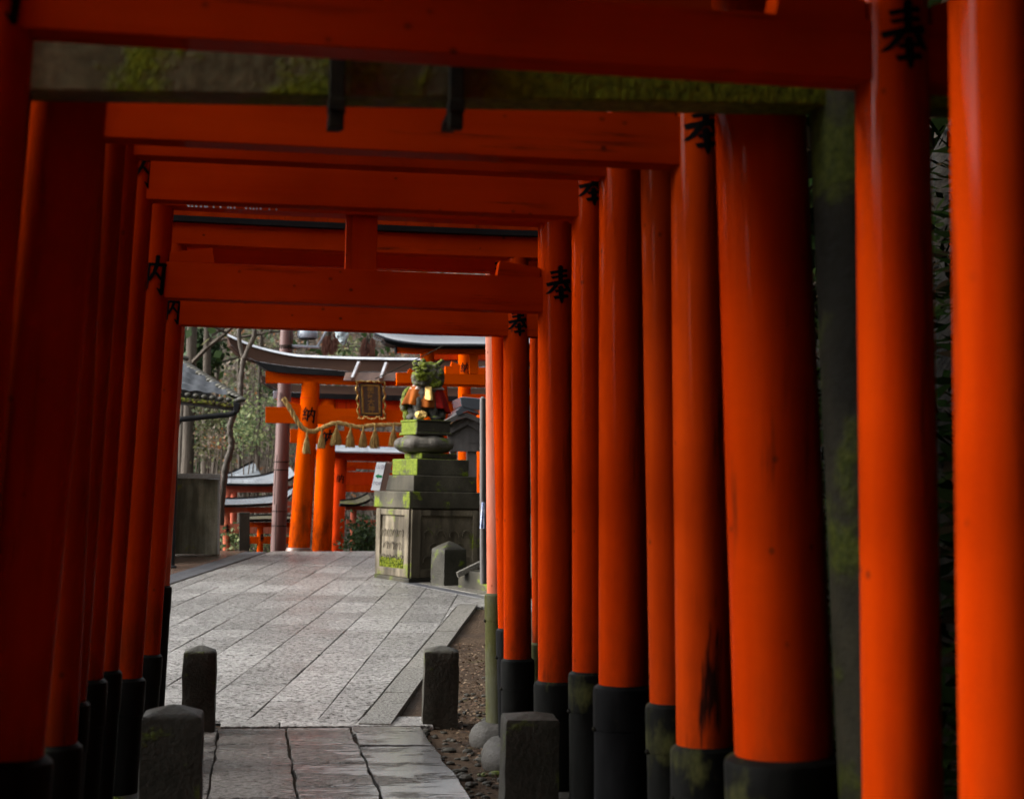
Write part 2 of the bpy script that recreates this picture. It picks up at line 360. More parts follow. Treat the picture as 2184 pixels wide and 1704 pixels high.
# paving: per-slab tint through vertex colour attribute "slab"
def paving(name, c0, c1, rlo, rhi, bumpd, puddle=False, pit=60, lev=0.5):
    n = NT(name)
    at = n.t.nodes.new('ShaderNodeAttribute'); at.attribute_name = 'slab'
    fine = n.noise(pit, 5, .75, n.map((.85, 1.15, 1)) if puddle else None); mid = n.noise(7, 5, .6)
    col = n.mix(at.outputs['Fac'], c0, c1)
    col = n.mix(.9, col, n.ramp(fine, [(.36, .03), (.50, .80), (.66, 1.35)]), 'MULTIPLY')
    col = n.mix(.5, col, n.ramp(n.noise(pit * 2.6, 3, .7, n.map((1, 1, 1), (7, 3, 1))), [(.38, .25), (.55, 1.1)]), 'MULTIPLY')
    wetm = n.ramp(n.noise(1.6, 5, .6, n.map((1, 1, 1), (2.2, 1, 0))), [(.38, 0.0), (.62, 1.0)])
    col = n.mix(n.math('MULTIPLY', wetm, .45), col, tuple(x * .5 for x in c0))
    ro = n.mix(wetm, n.ramp(fine, [(.3, rhi), (.7, rhi - .1)]), n.ramp(fine, [(.3, rlo + .1), (.7, rlo)]))
    h = n.math('ADD', n.math('MULTIPLY', fine, 1.0), n.math('MULTIPLY', mid, 1.4))
    if puddle:
        pn = n.math('ADD', n.math('MULTIPLY', n.noise(2.3, 5, .62, n.map((.8, 1.6, 1), (1.3, 4.1, 0))), .6), n.math('MULTIPLY', n.noise(9, 4, .6, n.map((.7, 3.2, 1), (2, 1, 0))), .4))
        # water gathers on the right half of the near path
        xs = n.sep()[0]
        pm = n.math('ADD', pn, n.math('MULTIPLY', n.math('SUBTRACT', xs, .30), .14))
        pk = n.ramp(pm, [(.52, 0.0), (.56, 1.0)])
        h = n.math('MULTIPLY', h, n.math('SUBTRACT', 1.0, n.math('MULTIPLY', pk, .8)))
        ro = n.mix(pk, ro, .15)
        col = n.mix(pk, col, (.06, .052, .045))
    n.bump(h, 1.0, bumpd)
    n.b.inputs['Coat Roughness'].default_value = .22 if puddle else .34
    sg = n.ramp(fine, [(.40, 0.0), (.56, 1.0)]); sg2 = n.ramp(n.noise(pit * 2.2, 3, .7, n.map((1, 1, 1), (3, 5, 1))), [(.36, .1), (.56, 1.0)])
    sgm = n.math('MULTIPLY', sg, sg2)
    if puddle: sgm = n.math('MAXIMUM', n.math('MULTIPLY', sgm, .8), pk)
    return n.set(col, ro, n.math('MULTIPLY', sgm, .95), coat=n.math('MAXIMUM', n.math('MULTIPLY', sgm, .4), pk) if puddle else n.math('MULTIPLY', sgm, .4))
M['pave'] = paving('wet_granite_paving', (.17, .157, .142), (.36, .34, .318), .24, .44, .045, pit=26)
M['pave_near'] = paving('old_wet_paving', (.13, .112, .098), (.27, .24, .212), .16, .38, .06, True, 30)
M['pave_brown'] = paving('wet_brown_paving', (.10, .062, .045), (.17, .11, .08), .12, .25, .004)
M['border'] = paving('border_stone', (.10, .09, .072), (.15, .137, .112), .4, .6, .004)
M['joint'] = simple('dirt_filled_joint', (.022, .017, .012), .7, 0, (.025, .02, .016), 12, .8, bd=.01)
M['drain'] = simple('dark_drain_strip', (.05, .05, .055), .4, 0, (.03, .03, .034), 8)
n = NT('standing_water'); n.bump(n.noise(16, 4, .6, n.map((.6, 2.2, 1))), .8, .010)
M['puddle'] = n.set((.03, .026, .022), .12, 1.0, coat=1.0)
n.b.inputs['Coat Roughness'].default_value = .16
M['water'] = simple('clear_water_drop', (.9, .9, .9), .03, 0, (.9, .9, .9), 5, .0, 1.0)
M['water'].node_tree.nodes['Principled BSDF'].inputs['Transmission Weight'].default_value = .7
# ------------------------------------------------------------------ brush characters (each stroke a polygon; y down, unit width)
def norm_poly(polys, x0, y0, x1, y1):
    w = x1 - x0; h = y1 - y0; return [[((x - (x0 + x1) / 2) / w, -(y - (y0 + y1) / 2) / w) for x, y in p] for p in polys], h / w
HO, HO_A = norm_poly([
    [(1455, 80), (1472, 62), (1490, 58), (1512, 72), (1513, 110), (1500, 135), (1455, 135)],
    [(1370, 125), (1450, 115), (1545, 95), (1565, 102), (1562, 130), (1480, 140), (1385, 158)],
    [(1378, 180), (1460, 168), (1550, 148), (1565, 160), (1562, 185), (1480, 190), (1400, 205)],
    [(1325, 245), (1450, 225), (1585, 195), (1605, 215), (1600, 245), (1480, 262), (1345, 285)],
    [(1455, 80), (1512, 80), (1508, 240), (1458, 240)],
    [(1438, 225), (1485, 232), (1448, 292), (1400, 342), (1360, 362), (1318, 360), (1370, 320), (1410, 275)],
    [(1500, 235), (1560, 228), (1590, 290), (1625, 335), (1590, 342), (1558, 325), (1528, 290)],
    [(1455, 292), (1470, 278), (1492, 270), (1515, 290), (1520, 400), (1508, 450), (1495, 465), (1478, 445), (1466, 400)],
    [(1420, 322), (1480, 312), (1540, 300), (1552, 312), (1548, 332), (1480, 340), (1435, 350)],
    [(1405, 385), (1480, 375), (1555, 362), (1575, 375), (1572, 398), (1490, 408), (1425, 420)]], 1318, 58, 1625, 465)
def seg(a, b, w0, w1):
    d = Vector((b[0] - a[0], b[1] - a[1])); d.normalize(); q = Vector((-d.y, d.x)); L = []
    A = Vector(a); B = Vector(b)
    for p in (A + q * w0 / 2, A + q * w0 / 4 - d * w0 * .3, A - q * w0 / 4 - d * w0 * .3, A - q * w0 / 2, B - q * w1 / 2, B - q * w1 / 5 + d * w1 * .4, B + q * w1 / 5 + d * w1 * .4, B + q * w1 / 2): L.append((p.x, p.y))
    return L
def strokes(ss):
    out = []
    for s in ss:
        pts, w0, w1 = s; k = len(pts) - 1
        for i in range(k):
            out.append(seg(pts[i], pts[i + 1], w0 + (w1 - w0) * i / k, w0 + (w1 - w0) * (i + 1) / k))
    return out
NOU, NOU_A = norm_poly(strokes([
    ([(472, 115), (405, 235), (470, 262)], 30, 34), ([(515, 165), (400, 345), (495, 318)], 30, 34), ([(500, 165), (540, 235)], 26, 22),
    ([(395, 405), (398, 485)], 26, 14), ([(432, 395), (440, 465)], 24, 16), ([(468, 385), (490, 440)], 26, 30),
    ([(550, 215), (532, 480)], 46, 54), ([(540, 208), (750, 198)], 34, 44), ([(645, 110), (640, 210), (610, 300), (568, 385)], 50, 34),
    ([(636, 300), (700, 372)], 34, 26), ([(728, 200), (712, 525)], 54, 56), ([(705, 520), (655, 470)], 44, 14)]), 380, 95, 760, 545)
BLOB, BLOB_A = norm_poly(strokes([([(20, 10), (22, 90)], 14, 12), ([(0, 30), (45, 26)], 10, 10), ([(2, 50), (42, 48)], 10, 10), ([(22, 50), (0, 80)], 12, 6), ([(24, 50), (46, 78)], 12, 8)]), 0, 0, 46, 95)

def character(polys, centre, width, radius, axis, mat, parent, name='painted_character', face=(0, -1, 0)):
    """wraps the strokes round a post whose axis passes through centre (facing the walker)"""
    axis = Vector(axis).normalized(); fr = Vector(face); fr = (fr - axis * fr.dot(axis)).normalized(); side = axis.cross(fr) * -1
    if side.dot(rt) < 0: side = -side
    bm = bmesh.new()
    for i, poly in enumerate(polys):
        vs = [bm.verts.new((x * width, y * width, i * .00025)) for x, y in poly]
        bm.faces.new(vs)
    bmesh.ops.triangulate(bm, faces=bm.faces)
    lim = max(.006, radius * .09)
    for _ in range(5):
        es = [e for e in bm.edges if e.calc_length() > lim]
        if not es: break
        bmesh.ops.subdivide_edges(bm, edges=es, cuts=1); bmesh.ops.triangulate(bm, faces=[f for f in bm.faces if len(f.verts) > 3])
    mb = MB(); c = Vector(centre); vs = []
    for v in bm.verts:
        th = v.co.x / radius; r = radius + .0016 + v.co.z
        vs.append(c + axis * v.co.y + fr * (math.cos(th) * r) + side * (math.sin(th) * r))
    bm.verts.index_update(); mb.add(vs, [[v.index for v in f.verts] for f in bm.faces]); bm.free()
    o = mb.build(name, mat, parent, fix=False)
    return o

def zat(px, py, Y): return P(px, py, Y).z
GATES = {}
def gate(key, label, spacing=2.05, Lt=None, Lb=None, Rt=None, Rb=None, capL=None, capR=None, wL=100, wR=100, nuki=None, nh=.14,
         Y=None, paintm='verm', beamm='verm_h', sleeveL='sleeve', sleeveR='sleeve', upper=None, wedges=True, gaku=True, kanji=(), extra=None, drops=False,
         group='vermilion gates lining the covered path', top_mat=None, roofdepth=.46, over=.14, right_out=None, rbh=.03):
    """Lt/Lb/Rt/Rb: (x, y) picture positions of the post centre lines, caps: y of the sleeve tops; only used to find real positions"""
    if Y is None:
        a = ray(*Lb); b = ray(*Rb); Y = spacing / (b.x / b.y - a.x / a.y)
    pL = (P(*Lt, Y), P(*Lb, Y)) if Lb else None
    pR = (P(*Rt, Y), P(*Rb, Y))
    if pL is None:
        pL = tuple(Vector((2 * .36 - p.x, p.y, p.z)) for p in pR)
        wLm = None
    c = (pL[1] + pR[1]) / 2
    t = thing('torii_gate', (c.x, Y, 0), label, 'torii gate', group)
    def line(p, z): k = (z - p[1].z) / (p[0].z - p[1].z); return p[1] + (p[0] - p[1]) * k
    nl = P(nuki[0][0], nuki[0][1], Y).z; nr = P(nuki[1][0], nuki[1][1], Y).z
    k = (nr - nl) / (P(*nuki[1], Y).x - P(*nuki[0], Y).x); xl0 = P(*nuki[0], Y).x
    def nz(x): return nl + k * (x - xl0)
    ntop = (nl + nr) / 2 + nh
    u0 = ntop + (upper[0] if upper else .30)          # underside of the upper beam
    sh, kh = (upper[1], upper[2]) if upper else (.13, .10)
    pts = {}
    for side, p, w, cap, sl in (('L', pL, wL, capL, sleeveL), ('R', pR, wR, capR, sleeveR)):
        rb = w / 2 / ppm(p[1]); ground = zp(p[1].x, Y); capz = P(Rb[0] if side == 'R' else (Lb[0] if Lb else Rb[0]), cap, Y).z
        zz = [ground + .05, (ground + u0) / 2, u0 + .01]
        mb = MB().tube([line(p, z) for z in zz], [rb * 1.0, rb * .965, rb * .90], 48)
        post = mb.build('post', M[paintm], t, smooth=True)
        ax = (p[0] - p[1]).normalized(); b0 = line(p, ground)
        H = (capz - ground)
        s = MB().lathe(b0, [(rb * 1.17, 0), (rb * 1.17, H - .17), (rb * 1.205, H - .168), (rb * 1.205, H - .025), (rb * 1.17, H - .012), (rb * 1.005, H)], 40, ax)
        so = s.build('sleeve', M[sl], t, smooth=True, angle=30)
        kb = MB().ell(b0 + ax * (H - .17) + Vector((-rb * 1.2, -.012, 0)), (.010, .010, .010)); kb.build('bolt', M['iron'], so, smooth=True)
        fr = rb * 2.0 + .03
        foot = MB().lathe((b0.x, b0.y, ground - .04), [(fr * .9, 0), (fr * 1.0, .03), (fr * 1.03, .07), (fr * .97, .115), (fr * .84, .145), (fr * .6, .158), (rb, .16)], 40, wob=.16)
        foot.build('foot_stone', M['foot_stone'], t, smooth=True)
        pts[side] = (p, rb, post)
    th = .10 if nh > .1 else .08
    nlx = line(pL, ntop).x - pts['L'][1] - over; nrx = line(pR, ntop).x + pts['R'][1] + over
    mb = MB()
    tp = [(nlx, Y - th / 2, nz(nlx) + nh), (nrx, Y - th / 2, nz(nrx) + nh)]; bt = [(nlx, Y - th / 2, nz(nlx)), (nrx, Y - th / 2, nz(nrx))]
    mb.ribbon(tp, bt, (0, th, 0)); mb.build('tie_beam', M[beamm], t, bevel=.003)
    if wedges:
        for side, sg in (('L', 1), ('R', -1)):
            p, rb, _ = pts[side]; x0 = line(p, ntop).x + sg * (rb - .01)
            for s2 in (1, -1):
                xa = x0 if s2 > 0 else line(p, ntop).x - sg * (rb - .01); q = sg * s2
                L = (.21 if s2 > 0 else .10)
                z0 = nz(xa) + nh
                MB().prism([Vector((xa, Y - th * .46, z0)), Vector((xa + q * L, Y - th * .46, z0)), Vector((xa + q * (L - .012), Y - th * .46, z0 + .075)), Vector((xa, Y - th * .46, z0 + .045))], (0, th * .92, 0)).build('wedge', M[beamm], t, bevel=.002)
    if gaku:
        xm = c.x + (gaku if isinstance(gaku, float) else 0.0)
        MB().box((xm, Y, (ntop + u0) / 2), (.072 if gaku is True else .075, .035, (u0 - ntop) / 2 + .01)).build('centre_strut', M[paintm], t, bevel=.003)
    ux0 = line(pL, u0).x - pts['L'][1] - .22; ux1 = line(pR, u0).x + pts['R'][1] + (right_out if right_out is not None else .22)
    n = 9; T = []; B = []; T2 = []; B2 = []; T3 = []; B3 = []
    for i in range(n):
        f = i / (n - 1); x = ux0 + (ux1 - ux0) * f; lift = .008 * abs(2 * f - 1) ** 3; d = nz(x) - nz((ux0 + ux1) / 2)
        B.append((x, Y - .07, u0 + lift + d)); T.append((x, Y - .07, u0 + sh + lift + d))
        B2.append((x * 1 , Y - .10, u0 + sh + lift + d)); T2.append((x, Y - .10, u0 + sh + kh + lift + d))
        B3.append((x, Y - roofdepth / 2, u0 + sh + kh + lift + d)); T3.append((x, Y - roofdepth / 2, u0 + sh + kh + rbh + lift + d))
    MB().ribbon(T, B, (0, .14, 0)).build('upper_beam', M[beamm], t, bevel=.003)
    MB().ribbon(T2, B2, (0, .20, 0)).build('top_beam', M[top_mat or 'black'], t, bevel=.003)
    MB().ribbon(T3, B3, (0, roofdepth, 0)).build('roof_board', M['verm_old' if key == 'G' else 'black'], t)
    for kk in kanji:
        side, ch, cx, cy, hpx = kk
        p, rb, post = pts[side]; z = P(cx, cy, Y).z; q = line(p, z); asp = {'ho': HO_A, 'nou': NOU_A}[ch]; pol = {'ho': HO, 'nou': NOU}[ch]
        rr = rb * (1 - .1 * (z / u0))
        character(pol, q, hpx / ppm(q) / asp, rr + .0005, p[0] - p[1], M['ink'], post)
    if drops:
        d = MB()
        for px in (401, 409, 418, 428, 437, 441, 455, 470, 486, 492, 500, 525, 534, 541, 548, 556, 575, 590):
            q = P(px, 427, Y); z = nz(q.x)
            d.ell((q.x, Y + th / 2 - .004 + random.uniform(-.003, .003), z - .004), (.004, .004, .006), n=8, m=6)
        o = d.build('water_drops', M['water'], t, smooth=True); 
    GATES[key] = dict(Y=Y, line=line, pts=pts, nz=nz, thing=t, ntop=ntop, u0=u0)
    return t

gate('A', 'nearest gate with both posts in view, large black character high on its right post', Lt=(-5, 75), Lb=(-129, 1704), Rt=(1903, 182), Rb=(1925, 1704), capL=1760, capR=1760, wL=165, wR=172,
     nuki=((70, 75), (1822, 182)), nh=.137, kanji=[('R', 'ho', 1927, 97, 150), ('L', 'nou', 15, 5, 130)], upper=(.30, .14, .10), gaku=True)
gate('Z', 'gate nearest the viewer, only its thick right post in view at the right edge', Y=2.86, Rt=(2120, 100), Rb=(2150, 1704), capL=1800, capR=1800, wL=205, wR=205, nuki=((100, -260), (2000, -120)), nh=.15, upper=(.3, .14, .1))
gate('B0', 'gate with a very thick right post directly beyond the mossy stone gate', Lt=(133, 222), Lb=(-10, 1605), Rt=(1622, 250), Rb=(1672, 1605), capL=1605, capR=1605, wL=205, wR=213,
     nuki=((210, 195), (1545, 222)), nh=.10, sleeveR='sleeve')
gate('B', 'gate whose right post has a charred black patch near its foot', Lt=(170, 300), Lb=(104, 1580), Rt=(1486, 250), Rb=(1505, 1588), capL=1582, capR=1586, wL=120, wR=126,
     nuki=((230, 300), (1422, 358)), nh=.16, kanji=[('R', 'ho', 1499, 283, 122), ('L', 'nou', 185, 245, 110)], beamm='verm_h', paintm='verm_old')
gate('C', 'slim weathered gate squeezed behind the gate with the charred post', Lt=(227, 310), Lb=(140, 1470), Rt=(1408, 365), Rb=(1431, 1490), capL=1492, capR=1496, wL=90, wR=92,
     nuki=((255, 290), (1360, 342)), nh=.12, paintm='verm_old', sleeveR='sleeve')
gate('D', 'gate with a thick glossy right post in a thick clean black sleeve', Lt=(250, 337), Lb=(169, 1450), Rt=(1327, 365), Rb=(1330, 1460), capL=1444, capR=1458, wL=100, wR=108,
     nuki=((300, 337), (1275, 382)), nh=.15, kanji=[('R', 'ho', 1348, 308, 118)], sleeveR='sleeve_b', roofdepth=.22)
gate('E', 'gate whose brightly lit scratched beam drips with water drops', Lt=(292, 430), Lb=(218, 1425), Rt=(1256, 475), Rb=(1260, 1430), capL=1426, capR=1430, wL=72, wR=80,
     nuki=((328, 430), (1218, 466)), nh=.175, kanji=[('R', 'ho', 1264, 405, 84), ('L', 'nou', 290, 366, 80)], drops=True, upper=(.46, .13, .06), roofdepth=.12)
gate('F', 'gate with a broad centre strut above its tie beam and two pointed wedges', Lt=(332, 460), Lb=(261, 1442), Rt=(1186, 600), Rb=(1190, 1450), capL=1442, capR=1450, wL=84, wR=86,
     nuki=((364, 638), (1143, 668)), nh=.170, kanji=[('R', 'ho', 1196, 612, 82), ('L', 'nou', 320, 590, 84)], upper=(.26, .12, .08), gaku=.027)
gate('G', 'gate framing the view of the plaza, its tie beam lowest of all', Lt=(360, 695), Lb=(311, 1392), Rt=(1101, 720), Rb=(1104, 1402), capL=1393, capR=1403, wL=60, wR=60,
     nuki=((390, 695), (1072, 718)), nh=.15, kanji=[('R', 'ho', 1110, 690, 62), ('L', 'nou', 357, 662, 62)], upper=(.292, .119, .034), gaku=-.0, beamm='verm_h', rbh=.06, roofdepth=.20)
gate('H', 'broad gate with yellow-green stained posts standing outside the others', spacing=2.35, Lt=(332, 670), Lb=(284, 1358), Rt=(1151, 500), Rb=(1160, 1368), capL=1358, capR=1369, wL=46, wR=50,
     nuki=((350, 470), (1125, 500)), nh=.14, sleeveR='sleeve_moss', paintm='verm_old', gaku=False, upper=(1.0, .08, .05), roofdepth=.10)
gate('I', 'gate with a bright orange beam near the far end of the path', Lt=(362, 578), Lb=(315, 1330), Rt=(1068, 560), Rb=(1087, 1336), capL=1330, capR=1338, wL=48, wR=50,
     nuki=((390, 562), (1040, 582)), nh=.112, kanji=[('R', 'ho', 1066, 565, 54)], beamm='verm_h', paintm='verm', sleeveR='sleeve_b', gaku=False, upper=(.75, .12, .06), roofdepth=.10)
gate('J', 'last gate of the covered path, its right post faded to pink above a mossy sleeve', Lt=(378, 600), Lb=(338, 1247), Rt=(1057, 600), Rb=(1062, 1262), capL=1247, capR=1264, wL=48, wR=48,
     nuki=((385, 520), (1032, 548)), nh=.12, paintm='verm_pink', sleeveR='sleeve_moss', gaku=False, upper=(.34, .12, .1))
for k, y in enumerate((1.85, 1.3, .75, .2, -.4, -1.0, -1.6, -2.2, -2.9, -3.6)):  # unseen continuation of the gate row, added and spaced to shade the path
    pr = (Vector((1.36, y, 2.2)), Vector((1.40, y, .8)))
    t = thing('torii_gate', (.36, y, 0), 'unseen gate further back along the path, added behind the viewer for shade', 'torii gate', 'unseen gates added behind the viewer')
    if k == 0:
        g0 = t
        for sg in (-1, 1):
            MB().tube([(.36 + sg * 1.03, y, 0), (.36 + sg * .98, y, 2.85)], [.11, .10], 24).build('post', M['verm'], t, smooth=True)
            MB().tube([(.36 + sg * 1.03, y, 0), (.36 + sg * 1.02, y, .8)], .125, 24).build('sleeve', M['sleeve'], t, smooth=True)
        MB().box((.36, y, 2.52), (1.25, .045, .075)).build('tie_beam', M['verm_h'], t)
        MB().box((.36, y, 2.93), (1.4, .08, .08)).build('upper_beam', M['verm_h'], t)
        MB().box((.36, y, 3.06), (1.45, .3, .045)).build('top_beam', M['black'], t)
    else:
        for ch in g0.children:
            c = ch.copy(); COL.objects.link(c); c.parent = t

# --- the charred patch on gate B's right post is part of its paint
def char_patch():
    g = GATES['B']; post = g['pts']['R'][2]; n = post.data.materials[0].copy(); n.name = 'charred_vermilion_paint'; post.data.materials[0] = n
    nt = n.node_tree; b = nt.nodes['Principled BSDF']; src = b.inputs['Base Color'].links[0].from_socket
    c = P(1502, 1450, g['Y']) - Vector(g['thing'].location)
    tc = nt.nodes.new('ShaderNodeTexCoord'); mp = nt.nodes.new('ShaderNodeMapping'); mp.inputs['Location'].default_value = (-c.x / .046, 0, -c.z / .24)
    mp.inputs['Scale'].default_value = (1 / .046, .0, 1 / .24); nt.links.new(tc.outputs['Object'], mp.inputs[0])
    ln = nt.nodes.new('ShaderNodeVectorMath'); ln.operation = 'LENGTH'; nt.links.new(mp.outputs[0], ln.inputs[0])
    m2 = nt.nodes.new('ShaderNodeMapping'); m2.inputs['Scale'].default_value = (1, 1, .1); nt.links.new(tc.outputs['Object'], m2.inputs[0])
    no = nt.nodes.new('ShaderNodeTexNoise'); no.inputs['Scale'].default_value = 45; no.inputs['Detail'].default_value = 5; nt.links.new(m2.outputs[0], no.inputs['Vector'])
    s = nt.nodes.new('ShaderNodeMath'); s.operation = 'MULTIPLY_ADD'; s.inputs[1].default_value = 2.6; nt.links.new(no.outputs['Fac'], s.inputs[0]); nt.links.new(ln.outputs['Value'], s.inputs[2])
    rp = nt.nodes.new('ShaderNodeValToRGB'); rp.color_ramp.elements[0].position = .0; nt.links.new(s.outputs[0], rp.inputs[0])
    e = rp.color_ramp.elements; e[0].position = 0; e[0].color = (1, 1, 1, 1); e[1].position = 1; e[1].color = (0, 0, 0, 1)
    mr = nt.nodes.new('ShaderNodeMapRange'); mr.inputs[1].default_value = 2.15; mr.inputs[2].default_value = 1.75; nt.links.new(s.outputs[0], mr.inputs[0]); nt.nodes.remove(rp)
    mx = nt.nodes.new('ShaderNodeMix'); mx.data_type = 'RGBA'; mx.inputs[7].default_value = (.02, .006, .004, 1); nt.links.new(mr.outputs[0], mx.inputs[0]); nt.links.new(src, mx.inputs[6])
    nt.links.new(mx.outputs[2], b.inputs['Base Color'])
char_patch()

# ------------------------------------------------------------------ the mossy stone gate
YS = 3.92
pr = (P(1822, 250, YS), P(1900, 1704, YS)); pl = (P(-40, 205, YS), P(-190, 1704, YS))
t = thing('stone_torii', (.4, YS, 0), 'old moss-grown stone gate between the two nearest vermilion gates, dark iron straps on its lintel', 'stone torii')
def ln2(p, z): k = (z - p[1].z) / (p[0].z - p[1].z); return p[1] + (p[0] - p[1]) * k
for p in (pl, pr):
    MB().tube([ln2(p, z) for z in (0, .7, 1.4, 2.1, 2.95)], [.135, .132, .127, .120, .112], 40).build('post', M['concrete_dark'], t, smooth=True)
zl, zr = zat(65, 205, YS), zat(1715, 236, YS); xl, xr = pl[0].x - .5, pr[0].x + .5
kz = (zr - zl) / (P(1715, 236, YS).x - P(65, 205, YS).x)
zz = lambda x: zl + kz * (x - P(65, 205, YS).x)
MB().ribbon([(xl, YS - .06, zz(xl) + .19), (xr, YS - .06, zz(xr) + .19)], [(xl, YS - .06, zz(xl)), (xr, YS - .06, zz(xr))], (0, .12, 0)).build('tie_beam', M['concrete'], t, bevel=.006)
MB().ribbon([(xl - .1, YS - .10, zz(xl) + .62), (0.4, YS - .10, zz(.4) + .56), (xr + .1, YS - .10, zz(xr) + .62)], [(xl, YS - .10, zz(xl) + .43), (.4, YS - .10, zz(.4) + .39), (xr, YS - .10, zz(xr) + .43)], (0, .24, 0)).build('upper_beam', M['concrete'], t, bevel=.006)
for (a, b, yb) in ((702, 737, 270), (960, 992, 271)):
    q0 = P(a, 118, YS - .12); q1 = P(b, yb, YS - .12); w = (q1.x - q0.x) / 2
    mb = MB().box(((q0.x + q1.x) / 2, YS - .085, (zl + .24 + q1.z) / 2), (w * .86, .02, (zl + .24 - q1.z) / 2))
    mb.box(((q0.x + q1.x) / 2, YS - .085, q1.z + .055), (w, .026, .016))
    mb.box(((q0.x + q1.x) / 2, YS + .0, q1.z + .045), (w * .8, .10, .012))
    mb.build('iron_strap', M['iron'], t, bevel=.003)
# ------------------------------------------------------------------ terrain: one sheet
def terrain_z(x, y):
    u, v = uv_of(x, y)
    z = zp(x, y) - .03
    f = sm((u - CREST - .25) / 3.5); z -= 3.2 * f
    nz_ = noise.fractal(Vector((x * .12, y * .12, 3)), 1.0, 2.0, 4)
    far = max(0.0, y - 40 + .25 * abs(x - 6) * 0)
    z += min(far * .30, 24) * sm(far / 10) + nz_ * min(2.2, far * .08)
    # bank on the right of the gates, falling away again before the plaza
    b = max(0.0, x - 1.95 - .15 * noise.noise(Vector((0, y * .6, 0)))) * sm((11.6 - y) / 1.6)
    z += min(b * 1.6, 7.0) * (1 + .12 * noise.noise(Vector((x * .9, y * .9, 5))))
    # left of the gates the ground is fairly open and drops a little
    l = max(0.0, -1.6 - x) * sm((9.5 - y) / 3); z -= min(l * .12, .7)
    lf = max(0.0, -x - 16) ; z += min(lf * .35, 12) * (1 - sm((u - CREST) / 10) * .6)
    if y > 20:
        rr = max(0.0, x - 9 - (y - 20) * .35); z += min(rr * .5, 14)
    if u > .2 and u < CREST + .2 and -.2 < x < 12: z += .02 * noise.noise(Vector((x * 3, y * 3, 0)))
    else: z += .03 * noise.noise(Vector((x * 2.2, y * 2.2, 0))) * (1 if abs(x - .4) > 1.2 else 0)
    return z
xs = []; x = -90.0
while x < 110:
    xs.append(x); ax = abs(x - 1.5); x += .22 if ax < 5 else (.6 if ax < 14 else (1.6 if ax < 40 else 5))
ys = []; y = -14.0
while y < 150:
    ys.append(y); y += .25 if -2 < y < 30 else (.8 if y < 60 else 2.5)
mb = MB(); nx = len(xs)
mb.v = [(x, y, terrain_z(x, y)) for y in ys for x in xs]
mb.f = [(j * nx + i, j * nx + i + 1, (j + 1) * nx + i + 1, (j + 1) * nx + i) for j in range(len(ys) - 1) for i in range(nx - 1)]
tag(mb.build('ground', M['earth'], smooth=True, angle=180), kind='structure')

# ------------------------------------------------------------------ paving
def slabs(name, cells, mat, zf, gap=.010, h=.035, seed=1, lift=.0, kind='structure', jitter=.004):
    """cells: list of (quad of (x, y)); each becomes a slab with a small gap, slightly uneven"""
    rnd = random.Random(seed); mb = MB(); tints = []
    for q in cells:
        c = Vector((sum(p[0] for p in q) / len(q), sum(p[1] for p in q) / len(q)))
        dz = rnd.uniform(-jitter, jitter); tx = rnd.uniform(-1, 1) * jitter; ty = rnd.uniform(-1, 1) * jitter
        ins = []
        for p in q:
            d = Vector(p) - c; L = d.length; ins.append(c + d * max(0.1, (L - gap * rnd.uniform(.5, 1.3)) / L))
        bev = .005
        ring0 = [(p.x, p.y, zf(p.x, p.y) - h) for p in ins]
        ring1 = [(p.x, p.y, zf(p.x, p.y) + lift + dz - bev * .7 + tx * (p.x - c.x) + ty * (p.y - c.y)) for p in ins]
        ring2 = []
        for p in ins:
            d = p - c; L = d.length; w = c + d * max(.1, (L - bev) / L); ring2.append((w.x, w.y, zf(w.x, w.y) + lift + dz + tx * (w.x - c.x) + ty * (w.y - c.y)))
        m = len(q)
        mb.add(ring0 + ring1 + ring2, [(i, (i + 1) % m, m + (i + 1) % m, m + i) for i in range(m)] + [(m + i, m + (i + 1) % m, 2 * m + (i + 1) % m, 2 * m + i) for i in range(m)] + [tuple(2 * m + i for i in range(m))])
        tints.append((3 * m, rnd.random()))
    ob = mb.build(name, mat)
    at = ob.data.attributes.new('slab', 'FLOAT', 'POINT'); vals = []
    for k, t_ in tints: vals += [t_] * k
    at.data.foreach_set('value', vals)
    return tag(ob, kind=kind) if kind else ob
# plaza: courses run along E1, joints straight across
def uvw(u, v): p = Vector((O0.x, O0.y, 0)) + E1 * u + E2 * v; return (p.x, p.y)
cells = []; rnd = random.Random(5)
pA = PP(683, 1528); uA, vA = uv_of(pA.x, pA.y); W = .445
# right limit line of the paved fan (border stones), as (u -> v)
pb0 = PP(925, 1385); pb1 = PP(1000, 1290); b0 = uv_of(pb0.x, pb0.y); b1 = uv_of(pb1.x, pb1.y)
pd = [PP(782, 1234), PP(880, 1246), PP(1040, 1278)]; pdu = [uv_of(p.x, p.y) for p in pd]
for ci in range(-16, 14):
    v0 = vA + ci * W; v1 = v0 + W; u = .08; first = True
    while u < CREST + .1:
        L = rnd.uniform(.55, 1.15) if not first else rnd.uniform(.3, .9); first = False
        u1 = min(u + L, CREST + .12)
        cu, cv = (u + u1) / 2, (v0 + v1) / 2
        # keep what lies left of the border and in front of the statue's kerb
        bl = b0[1] + (b1[1] - b0[1]) * (cu - b0[0]) / (b1[0] - b0[0])
        ok = not (cu < b1[0] + .3 and cv > bl - .12)
        q = uvw(cu, cv)
        if q[0] < -2.6 - .0 * u: ok = ok and True
        cells.append(((uvw(u, v0), uvw(u, v1), uvw(u1, v1), uvw(u1, v0)), ok, cu, cv)); u = u1
# left limit: edge of the brown wet paving
pl0 = PP(360, 1247); pl1 = PP(560, 1181); l0 = uv_of(pl0.x, pl0.y); l1 = uv_of(pl1.x, pl1.y)
def vleft(u): return l0[1] + (l1[1] - l0[1]) * (u - l0[0]) / (l1[0] - l0[0])
